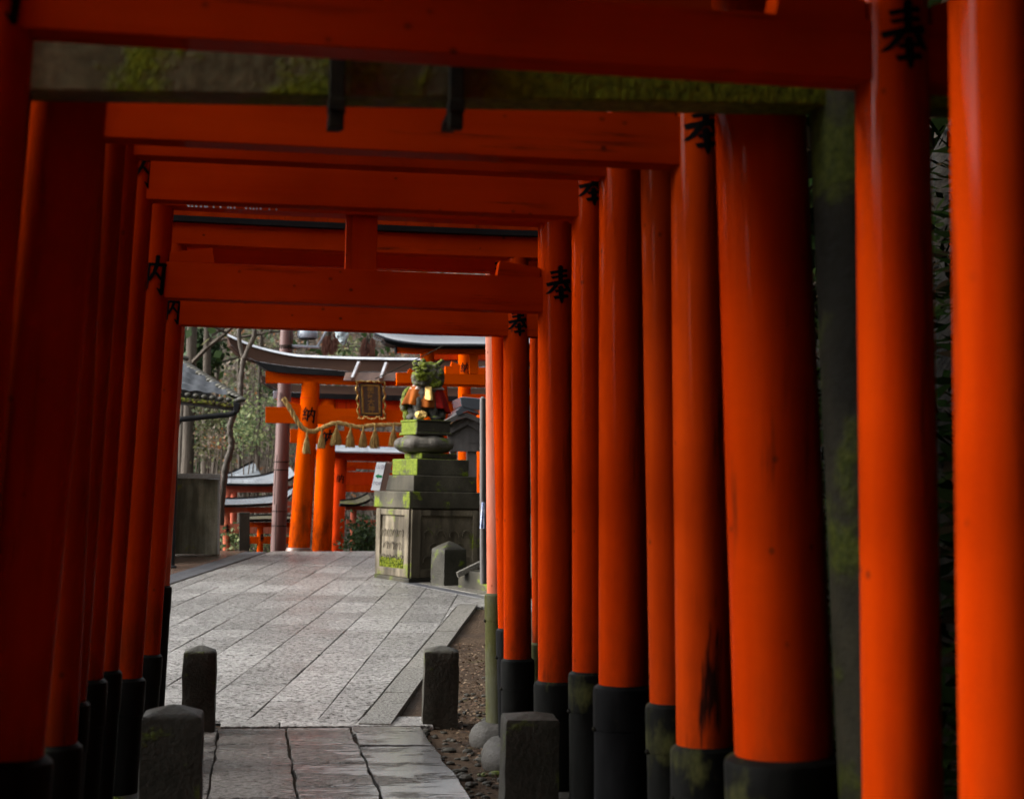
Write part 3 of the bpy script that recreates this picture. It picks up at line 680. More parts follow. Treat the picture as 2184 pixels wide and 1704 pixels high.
# right of the fan beyond the kerb of the statue: strip of dressed stone then drain
def clip(poly, inside):
    """clip a convex polygon by a half plane given as signed distance function"""
    out = []; n = len(poly)
    for i in range(n):
        a, b = poly[i], poly[(i + 1) % n]; da, db = inside(a), inside(b)
        if da >= 0: out.append(a)
        if (da >= 0) != (db >= 0):
            t = da / (da - db); out.append((a[0] + (b[0] - a[0]) * t, a[1] + (b[1] - a[1]) * t))
    return out
def halfplane(a, b, shift=0.0):
    a = Vector((a[0], a[1])); b = Vector((b[0], b[1])); d = (b - a).normalized(); nrm = Vector((-d.y, d.x))
    return lambda p: (Vector((p[0], p[1])) - a).dot(nrm) - shift      # positive on the left of a->b
hl = halfplane((pl1.x, pl1.y), (pl0.x, pl0.y), .02)                    # paving lies to the left of this direction (east)
hr = halfplane((pb0.x, pb0.y), (pb1.x, pb1.y), .13)
hk = halfplane((PP(880, 1240).x, PP(880, 1240).y), (PP(1040, 1272).x, PP(1040, 1272).y), .05)
hk2 = lambda p: -hk(p)
# make sure of the signs with one known point inside the paving
ins = PP(700, 1400); ip = (ins.x, ins.y)
if hl(ip) < 0: hl_ = hl; hl = lambda p: -hl_(p) - .04
if hr(ip) < 0: hr_ = hr; hr = lambda p: -hr_(p) - .26
if hk(ip) < 0: hk_ = hk; hk = lambda p: -hk_(p) - .10
good = []; good2 = []
topu = b1[0]
# the diagonal seam across the upper plaza
s0 = PP(640, 1208); s1 = PP(790, 1236); hs = halfplane((s0.x, s0.y), (s1.x, s1.y)); 
if hs(ip) < 0: hs_ = hs; hs = lambda p: -hs_(p)
hfan = halfplane(uvw(b1[0], 0), uvw(b1[0], 1))
for q, ok, cu, cv in cells:
    poly = clip(list(q), hl)
    if len(poly) < 3: continue
    if cu < b1[0] + 1.5 and cv > 0: 
        # beside the border stones the fan is cut at an angle; past their corner it runs on to the kerb
        if min(uv_of(*p)[0] for p in poly) < b1[0] - .2:
            poly = clip(poly, hr)
    if len(poly) >= 3 and cv > 1.0: poly = clip(poly, hk)
    if len(poly) < 3: continue
    a = 0
    for i in range(len(poly)):
        x1_, y1_ = poly[i]; x2_, y2_ = poly[(i + 1) % len(poly)]; a += x1_ * y2_ - x2_ * y1_
    if abs(a) / 2 < .006: continue
    good.append(poly)
pass
slabs('plaza_paving', good, M['pave'], zp, gap=.011, seed=3, jitter=.003)
# the joint bed below the slabs
def sheet(name, poly, mat, zf, off, kind='structure', sub=24):
    bm = bmesh.new(); vs = [bm.verts.new((p[0], p[1], 0)) for p in poly]; bm.faces.new(vs)
    bmesh.ops.triangulate(bm, faces=bm.faces)
    for _ in range(4): 
        es = [e for e in bm.edges if e.calc_length() > 1.2]
        if es: bmesh.ops.subdivide_edges(bm, edges=es, cuts=1)
    bmesh.ops.triangulate(bm, faces=[f for f in bm.faces if len(f.verts) > 3])
    for v in bm.verts: v.co.z = zf(v.co.x, v.co.y) + off
    bm.normal_update()
    for f in bm.faces:
        if f.normal.z < 0: f.normal_flip()
    me = bpy.data.meshes.new(name); bm.to_mesh(me); bm.free(); me.materials.append(mat)
    o = bpy.data.objects.new(name, me); COL.objects.link(o); return tag(o, kind=kind) if kind else o
bed = clip(clip([uvw(.05, -9), uvw(.05, 2.2), uvw(CREST, 8), uvw(CREST, -9)], hl), hr)
sheet('paving_bed', bed, M['joint'], zp, -.012)
# border stones along the right of the fan
dirv = (Vector((pb1.x, pb1.y)) - Vector((pb0.x, pb0.y))); L = dirv.length; dirv.normalize(); nr2 = Vector((dirv.y, -dirv.x))
if nr2.x < 0: nr2 = -nr2
cells = []; s = -3.72
base = Vector((pb0.x, pb0.y))
while s < L:
    e = min(s + 1.25, L)
    a = base + dirv * s - nr2 * .11; b = base + dirv * e - nr2 * .11
    cells.append([tuple(a), tuple(a + nr2 * .21), tuple(b + nr2 * .21), tuple(b)]); s = e
slabs('border_stones', cells, M['border'], zp, gap=.006, seed=8, lift=.012, jitter=.002)
# brown wet paving on the left, with its kerb / drain strip
lw = Vector((pl1.x - pl0.x, pl1.y - pl0.y)); lw.normalize(); lnm = Vector((-lw.y, lw.x))
if lnm.x > 0: lnm = -lnm
cells = []
for a_ in range(-4, 30):
    for r in range(6):
        st = Vector((pl0.x, pl0.y)) + lw * (a_ * 1.1 + (r % 2) * .5) + lnm * (.42 + r * .62)
        q = [st, st + lw * 1.1, st + lw * 1.1 + lnm * .62, st + lnm * .62]
        cu = uv_of(*(st + lw * .55))[0]
        if cu > CREST - .15 or st.x > -1.25 and cu < 5: continue
        cells.append([tuple(p) for p in q])
slabs('wet_brown_paving', cells, M['pave_brown'], zp, gap=.007, seed=11, jitter=.001)
cells = []; 
for a_ in range(-6, 34):
    st = Vector((pl0.x, pl0.y)) + lw * (a_ * .9); e = st + lw * .9
    if uv_of(*e)[0] > CREST + .1: break
    if uv_of(*st)[0] < .5: continue
    cells.append([tuple(st + lnm * .03), tuple(e + lnm * .03), tuple(e + lnm * .24), tuple(st + lnm * .24)])
    cells.append([tuple(st + lnm * .24), tuple(e + lnm * .24), tuple(e + lnm * .40), tuple(st + lnm * .40)])
slabs('drain_kerb', cells, M['drain'], zp, gap=.006, seed=12, lift=.004, jitter=.001)
# dark drain in front of the statue's plot and the lighter landing behind it
k0 = PP(874, 1246); k1 = PP(1060, 1283); kd = Vector((k1.x - k0.x, k1.y - k0.y)).normalized(); kn = Vector((-kd.y, kd.x))
if kn.y < 0: kn = -kn
K0 = Vector((k0.x, k0.y)) - kd * .25
cells = []
for i in range(9):
    a = K0 + kd * (i * .6); b = a + kd * .6; cells.append([tuple(a), tuple(b), tuple(b + kn * .16), tuple(a + kn * .16)])
slabs('drain_strip', cells, M['drain'], zp, gap=.004, seed=13, lift=.004, jitter=.001)
cells = []
for i in range(6):
    for r in range(5):
        a = K0 + kd * (i * .95) + kn * (.18 + r * .7); b = a + kd * .95; cells.append([tuple(a), tuple(b), tuple(b + kn * .7), tuple(a + kn * .7)])
slabs('landing_paving', cells, M['border'], zp, gap=.006, seed=14, lift=.006, jitter=.002)

# near path: three courses of old irregular slabs between the gates
def zn(x, y): return 0.0
cols = [[(405, 1552), (372, 1704)], [(467, 1548), (441, 1704)], [(608, 1544), (636, 1704)], [(743, 1541), (816, 1704)], [(897, 1548), (1010, 1704)]]
rnd = random.Random(21); cells = []
yend = PZ(640, 1549, 0).y
for i in range(len(cols) - 1):
    def edge(c, y):
        a = PZ(*c[0], 0); b = PZ(*c[1], 0); k = (y - a.y) / (b.y - a.y); return a.x + (b.x - a.x) * k * (1.0 if y > 5 else 1)
    y = yend - .04; rows = [y]
    while y > -6:
        y -= rnd.uniform(.62, 1.05) * (1.35 if i == 0 else 1); rows.append(y)
    for r in range(len(rows) - 1):
        ya, yb = rows[r], rows[r + 1]
        w = [rnd.uniform(-.02, .02) for _ in range(4)]
        ym = max(yb, 6.0)
        def ex(c, yy): 
            return edge(c, max(yy, 6.5)) + (0 if yy > 6.5 else 0)
        L0, L1_, R1_, R0_ = ex(cols[i], ya), ex(cols[i], yb), ex(cols[i + 1], yb), ex(cols[i + 1], ya)
        # rough outline with a few extra points per side
        q = []
        def side(a, b, k=5, amp=.008):
            a = Vector(a); b = Vector(b); d = (b - a); nn = Vector((-d.y, d.x)).normalized()
            for s_ in range(k): q.append(tuple(a + d * (s_ / k) + (nn * rnd.uniform(-amp, amp) if s_ else nn * rnd.uniform(-.006, .006))))
        side((L0, ya), (L1_, yb)); side((L1_, yb), (R1_, yb)); side((R1_, yb), (R0_, ya)); side((R0_, ya), (L0, ya))
        cells.append(q)
slabs('path_paving', cells, M['pave_near'], zn, gap=.012, seed=15, jitter=.006, h=.05)
# threshold course between the old path and the plaza
cells = []
ya0 = PZ(640, 1549, 0).y; yb0 = PZ(640, 1529, 0).y
x = PZ(470, 1540, 0).x; xe = PZ(905, 1540, 0).x
for L_ in (.38, 1.0, .55, .75):
    cells.append([(x, ya0), (x + L_, ya0), (x + L_, yb0), (x, yb0)]); x += L_
    if x > xe: break
slabs('threshold_stones', cells, M['pave'], zn, gap=.010, seed=16, lift=.004, jitter=.001)

# loose leaves and gravel on the bare earth
def scatter(name, n, region, size, mat, seed, lift=.004, flat=.5):
    rnd = random.Random(seed); mb = MB()
    for _ in range(n):
        x, y = region(rnd); z = terrain_z(x, y) + .022 * 0 + lift; z = max(z, (zp(x, y) - .025))
        s = size * rnd.uniform(.5, 1.3); a = rnd.uniform(0, 6.28); d = Vector((math.cos(a), math.sin(a), rnd.uniform(-flat, flat))) * s
        e = Vector((-math.sin(a), math.cos(a), rnd.uniform(-flat, flat))) * s * .6; c = Vector((x, y, z + s * .3))
        mb.add([c - d, c + e, c + d, c - e], [(0, 1, 2, 3)])
    return tag(mb.build(name, mat, fix=False), kind='stuff')
o = scatter('leaf_litter', 7000, lambda r: (1.2 + abs(r.gauss(0, .7)), r.uniform(4, 14.5)), .015, M['litter'], 31)
tag(o, 'fallen leaves on the bank and bare earth right of the gates', 'leaf litter')
# small stones in the mud
mb = MB(); rnd = random.Random(77)
for _ in range(420):
    y = rnd.uniform(5.5, 12.5)
    x = rnd.uniform(1.02, 1.45) if y < 10.2 else rnd.uniform(1.0 + (y - 10.2) * .33, 2.0)
    z = terrain_z(x, y); s = rnd.uniform(.006, .026) * (1.6 if rnd.random() < .1 else 1)
    mb.ell((x, y, z + s * .2), (s * rnd.uniform(.8, 1.5), s, s * .6), n=7, m=5)
o = tag(mb.build('gravel', M['post_stone'], smooth=True), 'scattered gravel and mud right of the paved path', 'gravel', kind='stuff')
# ------------------------------------------------------------------ short stone posts
def stone_post(x0, x1, ytop, ybot, Yf, label, yaw=0.0, zb=0.0, group='stone posts at the path entrance', peak=.035, mat='post_stone', name='stone_post'):
    a = P(x0, ybot, Yf); b = P(x1, ybot, Yf); w = (b.x - a.x) / 2 / (math.cos(yaw) + abs(math.sin(yaw)) * .15)
    zt = P((x0 + x1) / 2, ytop, Yf).z; c = Vector(((a.x + b.x) / 2, Yf + w, zb))
    ca, sa = math.cos(yaw), math.sin(yaw); rnd = random.Random(int(x0))
    mb = MB(); n = 6; H = zt - zb; rows = 7; vs = []
    def ring(z, s, jit=.004):
        out = []
        for sd in range(4):
            for k in range(n):
                t = -1 + 2 * k / n
                p = [(t, -1), (1, t), (-t, 1), (-1, -t)][sd]
                q = Vector((p[0] * w * s, p[1] * w * s)); L = max(abs(p[0]), abs(p[1])); m = min(abs(p[0]), abs(p[1]))
                if m > .97: q *= .965
                j = noise.noise(Vector((q.x * 9 + x0, q.y * 9, z * 7))) * jit * 2
                q *= 1 + j / w
                out.append((c.x + q.x * ca - q.y * sa, c.y + q.x * sa + q.y * ca, zb + z + (noise.noise(Vector((q.x * 12, q.y * 12, 3))) * .004 if z > H * .9 else 0)))
        return out
    R = [ring(-.06, 1.02)] + [ring(H * k / rows, 1.02 - .03 * k / rows) for k in range(rows)] + [ring(H - .012, .985), ring(H, .94), ring(H + peak * .4, .62), ring(H + peak * .8, .25)]
    for r in R: vs += r
    vs.append((c.x, c.y, zt + peak)); m = 4 * n
    fs = [(i * m + k, i * m + (k + 1) % m, (i + 1) * m + (k + 1) % m, (i + 1) * m + k) for i in range(len(R) - 1) for k in range(m)]
    fs += [(len(vs) - 1, (len(R) - 1) * m + k, (len(R) - 1) * m + (k + 1) % m) for k in range(m)]
    mb.add(vs, fs)
    o = mb.build(name, M[mat], smooth=True, origin=c, angle=50)
    return tag(o, label, 'stone post', group), c
stone_post(385, 458, 1391, 1541, 10.05, 'dark square stone post left of the pale plaza paving, the farther of the left pair', zb=0)
stone_post(904, 980, 1391, 1546, 10.35, 'dark square stone post beside the bare earth, the farther of the right pair', yaw=R_(-4), zb=0)
stone_post(291, 425, 1531, 1790, 6.72, 'near left stone post with a rounded worn top beside the black sleeves', zb=0, peak=.04)
stone_post(1076, 1195, 1537, 1785, 6.95, 'near right stone post standing in front of the black gate sleeves', yaw=R_(-3), zb=0, peak=.022)

# ------------------------------------------------------------------ statue pedestal
kc = PP(873, 1243); YP = kc.y + .42
phi = YAW + R_(0); 
# axes of the square plinth: its near corner points at the viewer, turned 28 degrees
ra = R_(29) 
vdir = Vector((math.sin(YAW), math.cos(YAW), 0))                 # away from the viewer
def rotv(v, a): return Vector((v.x * math.cos(a) - v.y * math.sin(a), v.x * math.sin(a) + v.y * math.cos(a), 0))
right0 = Vector((math.cos(YAW), -math.sin(YAW), 0))
ux = rotv(right0, ra)          # along the wide right face (recedes to the right)
uy = rotv(right0, ra + math.pi / 2)   # along the left face (recedes to the left)
m_ = ppm(kc)
ped = thing('statue_pedestal', (kc.x, kc.y, kc.z - .05), 'tall stepped stone pedestal with bright moss patches, carrying the guardian statue', 'pedestal')
def centre_of(width_px):
    s = width_px / m_ / (math.cos(ra) + math.sin(ra)); return s
ctr = kc + (ux + uy) * (centre_of(234) / 2)
zc = lambda py: P(873, py, kc.y).z
def block(name, wpx, y0, y1, mat, taper=1.0, bev=.012, parent=ped):
    s = centre_of(wpx) / 2; za, zb = zc(y1), zc(y0); c = Vector((ctr.x, ctr.y, (za + zb) / 2))
    return MB().box(c, (s, s, (zb - za) / 2), (ux, uy, Vector((0, 0, 1))), taper).build(name, M[mat], parent, bevel=bev)
block('foot_course', 246, 1233, 1252, 'ped_stone')
body = block('body', 234, 1084.2, 1236, 'ped_body', .985)
block('cap_slab', 254, 1048, 1084, 'ped_stone')
block('lower_step', 208, 1013, 1047.8, 'ped_stone')
block('upper_step', 173, 977, 1012.8, 'ped_moss')
block('mossy_slab', 120, 963.5, 976.8, 'ped_moss', bev=.02)
# raised frame and carved waves on the body's two visible faces
s = centre_of(234) / 2; Z = Vector((0, 0, 1)); zt, zb_ = zc(1086), zc(1233)
for (o_, d_, nrm) in ((ctr - uy * s, ux, -uy), (ctr - ux * s, uy, -ux)):
    fr = MB()
    for sg in (-1, 1):
        c = Vector((o_.x, o_.y, 0)) + d_ * (sg * (s - .075)) + nrm * .006; fr.box((c.x, c.y, (zt + zb_) / 2), (.07, .022, (zt - zb_) / 2 - .002), (d_, nrm, Z))
    c = Vector((o_.x, o_.y, 0)) + nrm * .006; fr.box((c.x, c.y, zt - .045), (s - .146, .020, .04), (d_, nrm, Z)); fr.box((c.x, c.y, zb_ + .06), (s - .146, .020, .055), (d_, nrm, Z))
    fr.build('panel_frame', M['ped_body'], body, bevel=.008)
    cv = MB(); rnd = random.Random(4)
    for r in range(3):
        for k in range(4 - r % 2):
            cx = (-.75 + .5 * k + (r % 2) * .25) * (s - .15); z = zb_ + .22 + r * .17; pts = []
            for a in range(11):
                th = a / 10 * math.pi * 1.25 - .2; rr = .085 * (1 - a * .045)
                q = Vector((o_.x, o_.y, 0)) + nrm * .016 + d_ * (cx + math.cos(th) * rr); pts.append((q.x, q.y, z + math.sin(th) * rr))
            cv.tube(pts, .008, 6)
    cv.build('wave_carving', M['ped_body'], body, smooth=True)
# cushions of bright moss at the foot of the lit face and on the cap slab
mo = MB(); rnd = random.Random(44)
def mossy(f0, f1, za, zb, n_, sz):
    for _ in range(n_):
        f = rnd.uniform(f0, f1); q = Vector((ctr.x, ctr.y, 0)) - ux * (s + .012) + uy * (-s + 2 * s * f); z = za + (zb - za) * (rnd.random() ** 1.3)
        r = sz * rnd.uniform(.5, 1.3); mo.ell((q.x, q.y, z), (r * .7, r * .7, r), n=6, m=4)
mossy(.12, .92, zb_ + .06, zb_ + .24, 700, .016)
for a_, b__ in ((.18, .30), (.45, .62), (.70, .78)):
    mossy(a_, b__, zt + .02, zt + .13, 90, .012)
mo.build('moss', leaf('bright_moss_tufts', [(.05, .065, .004), (.09, .11, .006), (.035, .045, .003), (.12, .135, .009)], .9, 0), body, fix=False)
# round cushion stone and carved base block
cen = Vector((ctr.x, ctr.y, 0)); CU = thing('guardian_statue', (ctr.x, ctr.y, zc(963)), 'seated stone guardian beast furred with green moss, wearing orange and red bibs', 'statue')
mst = ppm(ctr); 
def SP(px, py, dd=0.0):
    """point at picture position, dd metres nearer than the pedestal's middle"""
    Yq = ctr.y - dd; return P(px, py, Yq)
r0 = 64 / mst
cus = MB(); cus.lathe((SP(904, 940).x, ctr.y, zc(963)), [(r0 * .62, 0), (r0 * .80, .012), (r0 * .98, .07), (r0 * 1.0, .12), (r0 * .93, .175), (r0 * .78, .208), (r0 * .66, .215), (r0 * .66, .235)], 48, wob=.03)
for k in range(8):
    th = k * math.pi / 4 + .3; cx = SP(904, 940).x + math.cos(th) * r0 * .72; cy = ctr.y + math.sin(th) * r0 * .72
    cus.ell((cx, cy, zc(963) + .115), (r0 * .34, r0 * .34, .095))
q = cus.build('cushion_stone', M['drum'], CU, smooth=True)
rm = q.modifiers.new('remesh', 'REMESH'); rm.mode = 'VOXEL'; rm.voxel_size = .012; rm.use_smooth_shade = True
zq = lambda py: P(904, py, ctr.y).z
sb = .25
bb = MB().box((SP(908, 900).x, ctr.y, (zq(929) + zq(897)) / 2), (sb, sb, (zq(897) - zq(929)) / 2), (ux, uy, Z))
bb.box((SP(908, 900).x, ctr.y, zq(926)), (sb + .02, sb + .02, .018), (ux, uy, Z)); bb.box((SP(908, 900).x, ctr.y, zq(899)), (sb + .012, sb + .012, .015), (ux, uy, Z))
bb.build('base_block', M['ped_moss'], CU, bevel=.01)
def sculpt(name, ells, mat, vox=.012, disp=.02, dscale=.06, parent=CU):
    mb = MB()
    for e in ells:
        c, r = e[0], e[1]; rot = e[2] if len(e) > 2 else 0
        ax = None
        if rot:
            a = R_(rot); ax = (Vector((math.cos(a), 0, math.sin(a))), Vector((0, 1, 0)), Vector((-math.sin(a), 0, math.cos(a))))
        mb.ell(c, r, ax, 20, 12)
    o = mb.build(name, M[mat], parent, smooth=True)
    rm = o.modifiers.new('remesh', 'REMESH'); rm.mode = 'VOXEL'; rm.voxel_size = vox; rm.use_smooth_shade = True
    for sc_, st_ in ((dscale, disp), (dscale * .35, disp * .45)):
        tx = bpy.data.textures.new(name, 'CLOUDS'); tx.noise_scale = sc_; tx.noise_depth = 3
        dm = o.modifiers.new('rough', 'DISPLACE'); dm.texture = tx; dm.strength = st_; dm.mid_level = .5; dm.texture_coords = 'LOCAL'
    return o
k = 1 / mst
body_e = [
    (SP(906, 850, .0), (30 * k, .17, 40 * k)), (SP(914, 838, -.02), (28 * k, .16, 26 * k)),          # chest, shoulders
    (SP(932, 878, -.12), (20 * k, .13, 22 * k)), (SP(880, 880, -.14), (18 * k, .12, 20 * k)),        # haunches
    (SP(893, 872, .13), (9 * k, .055, 28 * k), 4), (SP(926, 876, .11), (9 * k, .055, 24 * k), -3),   # forelegs
    (SP(893, 893, .17), (11 * k, .075, 6 * k)), (SP(929, 893, .15), (11 * k, .075, 6 * k)),           # paws
    (SP(880, 890, .02), (14 * k, .10, 9 * k)), (SP(940, 887, .02), (11 * k, .10, 11 * k))]
sculpt('body', body_e, 'statue_dark', disp=.015)
head_e = [
    (SP(915, 800, .02), (30 * k, .18, 29 * k)), (SP(928, 806, .0), (19 * k, .17, 26 * k)),             # skull and mane
    (SP(898, 806, .14), (19 * k, .12, 14 * k)), (SP(896, 801, .20), (14 * k, .08, 7 * k)),             # muzzle, upper lip
    (SP(898, 819, .13), (17 * k, .10, 5.5 * k)),                                                         # lower jaw
    (SP(891, 793, .22), (6 * k, .05, 4.5 * k)), (SP(887, 787, .17), (8 * k, .06, 3.5 * k), 10), (SP(908, 788, .17), (10 * k, .06, 4 * k), -12),  # nose, brows
    (SP(886, 777, .08), (6.5 * k, .05, 9 * k), 12), (SP(902, 770, .05), (6 * k, .05, 6 * k)),            # left ear, horn bump
    (SP(938, 774, .03), (9 * k, .06, 5 * k), 38), (SP(943, 770, .03), (5 * k, .04, 4 * k), 38),          # right ear
    (SP(883, 806, .08), (6 * k, .07, 14 * k)), (SP(940, 806, .02), (8 * k, .12, 20 * k)), (SP(928, 822, .08), (14 * k, .10, 8 * k)),
    (SP(905, 780, .12), (16 * k, .10, 7 * k), -14)]
for kk in range(26):
    r = random.Random(kk); a = r.uniform(0, 6.28); head_e.append((SP(922 + 20 * math.cos(a), 802 + 22 * math.sin(a), r.uniform(.05, .16)), (6 * k, .04, 5 * k)))
sculpt('head', head_e, 'statue', disp=.028, vox=.010, dscale=.05)
tail_e = [(SP(866, 842, -.10), (9 * k, .07, 14 * k), -12), (SP(862, 862, -.12), (9 * k, .08, 18 * k)), (SP(868, 884, -.12), (9 * k, .08, 16 * k)), (SP(872, 832, -.10), (5 * k, .05, 10 * k), -20)]
sculpt('tail', tail_e, 'statue', disp=.03)
def bib(name, px, py0, py1, w0, w1, dd, mat, a0, a1, folds, seed, tilt=0):
    """gathered cloth hanging round the chest"""
    top = SP(px, py0, dd); H = (py1 - py0) * k; n = 70; mrow = 12; vs = []; rnd = random.Random(seed)
    for j in range(mrow + 1):
        f = j / mrow
        for i in range(n + 1):
            g = i / n; th = R_(a0 + (a1 - a0) * g)
            r = (w0 + (w1 - w0) * (f ** .8)) * k * (1 + (.03 + .10 * f) * math.sin(folds * th * 3 + seed) + .03 * f * math.sin(17 * th + seed))
            zz_ = top.z - f * H * (1 + .10 * math.sin(th * 2.3 + seed)) + tilt * math.cos(th) * f
            vs.append((top.x + math.sin(th) * r, top.y - math.cos(th) * r * .75, zz_))
    fs = [(j * (n + 1) + i, j * (n + 1) + i + 1, (j + 1) * (n + 1) + i + 1, (j + 1) * (n + 1) + i) for j in range(mrow) for i in range(n)]
    mb = MB(); mb.add(vs, fs); o = mb.build(name, M[mat], CU, smooth=True, fix=False, angle=180)
    so = o.modifiers.new('thick', 'SOLIDIFY'); so.thickness = .008; return o
bib('orange_bib', 908, 825, 868, 30, 45, -.02, 'cloth_o', -100, 28, 2.6, 1)
bib('red_bib', 916, 830, 877, 26, 42, -.02, 'cloth_r', 18, 105, 2.2, 4)
bib('bib_collar', 911, 822, 832, 27, 33, -.01, 'cloth_w', -110, 105, 3, 2)
bib('gold_bib_strip', 908, 826, 855, 33, 40, .02, 'gold', -6, 16, 3, 6)
g = sculpt('gold_wrapped_paw', [(SP(898, 885, .22), (13 * k, .07, 9 * k)), (SP(893, 883, .25), (6 * k, .05, 6 * k)), (SP(905, 887, .25), (6 * k, .05, 5 * k))], 'gold', vox=.009, disp=.03, dscale=.03)

# ------------------------------------------------------------------ sign leaning on the pedestal
YSn = kc.y - .05
sg = thing('direction_sign', P(812, 1046, YSn), 'tilted board with white sheet and green left arrow, leaning on the pedestal', 'sign')
q = [P(806, 986, YSn), P(837, 987.5, YSn), P(822, 1047, YSn), P(795, 1045.6, YSn)]
MB().prism(q, (0, .035, 0)).build('board', M['wood_board'], sg, bevel=.003)
q = [P(803.7, 985.6, YSn) , P(822.5, 986.4, YSn), P(809.4, 1046, YSn), P(791.5, 1045.2, YSn)]
sh = MB().prism([p + Vector((0, -.010, 0)) for p in q], (0, .006, 0)).build('white_sheet', M['white'], sg)
dn = (q[3] - q[0]).normalized(); ac = (q[1] - q[0]).normalized(); wS = (q[1] - q[0]).length
def sheet_pt(u, v): return q[0] + ac * (u * wS) + (q[3] - q[0]) * v + Vector((0, -.0145, 0))
ar = [(.12, .49), (.50, .41), (.50, .455), (.90, .46), (.90, .545), (.50, .54), (.50, .585)]
MB().prism([sheet_pt(u, v) for u, v in ar], (0, .002, 0)).build('green_arrow', M['green'], sh)
def text_mesh(body, size, mat, parent, origin, xax, yax, name='lettering', bold=.0, ext=.0008):
    cu = bpy.data.curves.new(name, 'FONT'); cu.body = body; cu.size = size; cu.align_x = 'CENTER'; cu.align_y = 'CENTER'; cu.extrude = ext; cu.offset = bold; cu.resolution_u = 3
    tmp = bpy.data.objects.new(name + '_src', cu); COL.objects.link(tmp); bpy.context.view_layer.update()
    dg = bpy.context.evaluated_depsgraph_get(); me = bpy.data.meshes.new_from_object(tmp.evaluated_get(dg))
    bpy.data.objects.remove(tmp)
    xa = Vector(xax).normalized(); ya = (Vector(yax) - xa * Vector(yax).dot(xa)).normalized(); za = xa.cross(ya)
    o = Vector(parent.get('_o', (0, 0, 0))) if parent is not None and parent.type == 'MESH' else (Vector(parent.location) if parent is not None else Vector((0, 0, 0)))
    for v in me.vertices: v.co = Vector(origin) - o + xa * v.co.x + ya * v.co.y + za * v.co.z
    me.name = name; me.materials.clear(); me.materials.append(mat); ob = bpy.data.objects.new(name, me); COL.objects.link(ob)
    if parent is not None: ob.parent = parent
    ob['_o'] = tuple(o); return ob
text_mesh('山頂', .062, M['greyink'], sh, sheet_pt(.52, .17), ac, -dn)
text_mesh('Summit', .026, M['greyink'], sh, sheet_pt(.50, .31), ac, -dn) if False else None
text_mesh('TOP', .060, M['greyink'], sh, sheet_pt(.48, .755), ac, -dn, bold=.001)

# ------------------------------------------------------------------ small things right of the pedestal
stone_post(932, 987, 1171, 1249, PP(960, 1249).y, 'small stone post with a pointed pyramid top in front of the carved pedestal', yaw=R_(24), zb=PP(960, 1249).z, peak=.10, group=None, mat='post_stone')
bY = PP(1000, 1255).y
st = thing('stone_steps', PP(1000, 1255), 'two low brown stone steps with a slanted kerb right of the pedestal', 'steps')
a = PP(977, 1252); b = PP(1060, 1266); g_ = Vector((b.x - a.x, b.y - a.y, 0)).normalized(); h_ = Vector((-g_.y, g_.x, 0)); h_ = h_ if h_.y > 0 else -h_
for kx in range(4):
    c = a + g_ * .9 + h_ * (.55 + .32 * kx); zz0 = a.z + .22 * (kx + 1)
    MB().box((c.x, c.y, zz0 / 2 + a.z / 2 - .02), (.9, .55 - 0 * kx, (zz0 - a.z) / 2 + .02), (g_, h_, Z)).build('step', M['ped_stone'], st, bevel=.01)
MB().prism([P(975, 1221, bY - .05), P(1032, 1193, bY - .05), P(1032, 1205, bY - .05), P(978, 1232, bY - .05)], (0, .12, 0)).build('kerb', M['border'], st, bevel=.006)
yp_ = 15.4
nb = thing('notice_post', P(1030, 1236, yp_), 'slender black post with a blue checked cloth hung on it, right of the pedestal', 'post')
MB().tube([P(1031, 1245, yp_), P(1030, 1100, yp_), P(1029.5, 850, yp_), P(1030, 846, yp_)], [.035, .032, .030, .012], 16).build('post', M['wood_dark'], nb, smooth=True)
cl = []; 
mb = MB(); vs = []
for j in range(9):
    f = j / 8
    for i in range(7):
        g2 = i / 6; px = 1028.5 - 4.5 * f * (1 - g2) + 5 * g2; py = 1071 + 56 * f; v = P(px, py, yp_ - .05 - .008 * math.sin(g2 * 9)); vs.append(v)
mb.add(vs, [(j * 7 + i, j * 7 + i + 1, (j + 1) * 7 + i + 1, (j + 1) * 7 + i) for j in range(8) for i in range(6)])
o = mb.build('checked_cloth', M['plaid'], nb, fix=False); so = o.modifiers.new('t', 'SOLIDIFY'); so.thickness = .006

# dark little shrine roof behind the pedestal
YV = 23.2; vz = lambda x, y, dy=0: P(x, y, YV + dy)
V = thing('wooden_lantern_shrine', vz(1000, 1045), 'small black timber shrine with a gabled roof behind the pedestal', 'shrine')
d8 = Vector((0, .9, 0))
MB().ribbon([vz(949, 897), vz(972, 885), vz(996, 879), vz(1022, 891), vz(1046, 905)], [vz(951, 908), vz(973, 896), vz(996, 890), vz(1022, 902), vz(1047, 916)], d8).build('roof', M['wood_dark'], V)
MB().ribbon([vz(951, 909, .1), vz(973, 897, .1), vz(996, 891, .1), vz(1022, 903, .1), vz(1046, 917, .1)], [vz(953, 928, .1), vz(973, 918, .1), vz(996, 906, .1), vz(1022, 920, .1), vz(1044, 934, .1)], Vector((0, .06, 0))).build('gable_board', M['wood_dark'], V)
MB().prism([vz(953, 925, .16), vz(996, 893, .16), vz(1044, 930, .16), vz(1036, 946, .16), vz(958, 946, .16)], (0, .05, 0)).build('gable_panel', M['wood_dark'], V)
MB().prism([vz(981, 847, -.05), vz(984, 866, -.05), vz(1003, 872, -.05), vz(1046, 878, -.05), vz(1046, 852, -.05), vz(990, 846.5, -.05)], (0, 1.0, 0)).build('ridge_cap', M['roof_black'], V, bevel=.01)
MB().prism([vz(971, 879, -.03), vz(983, 869, -.03), vz(1006, 871, -.03), vz(1024, 884, -.03), vz(998, 876, -.03), vz(976, 886, -.03)], (0, .98, 0)).build('ridge_tile', M['roof_black'], V)
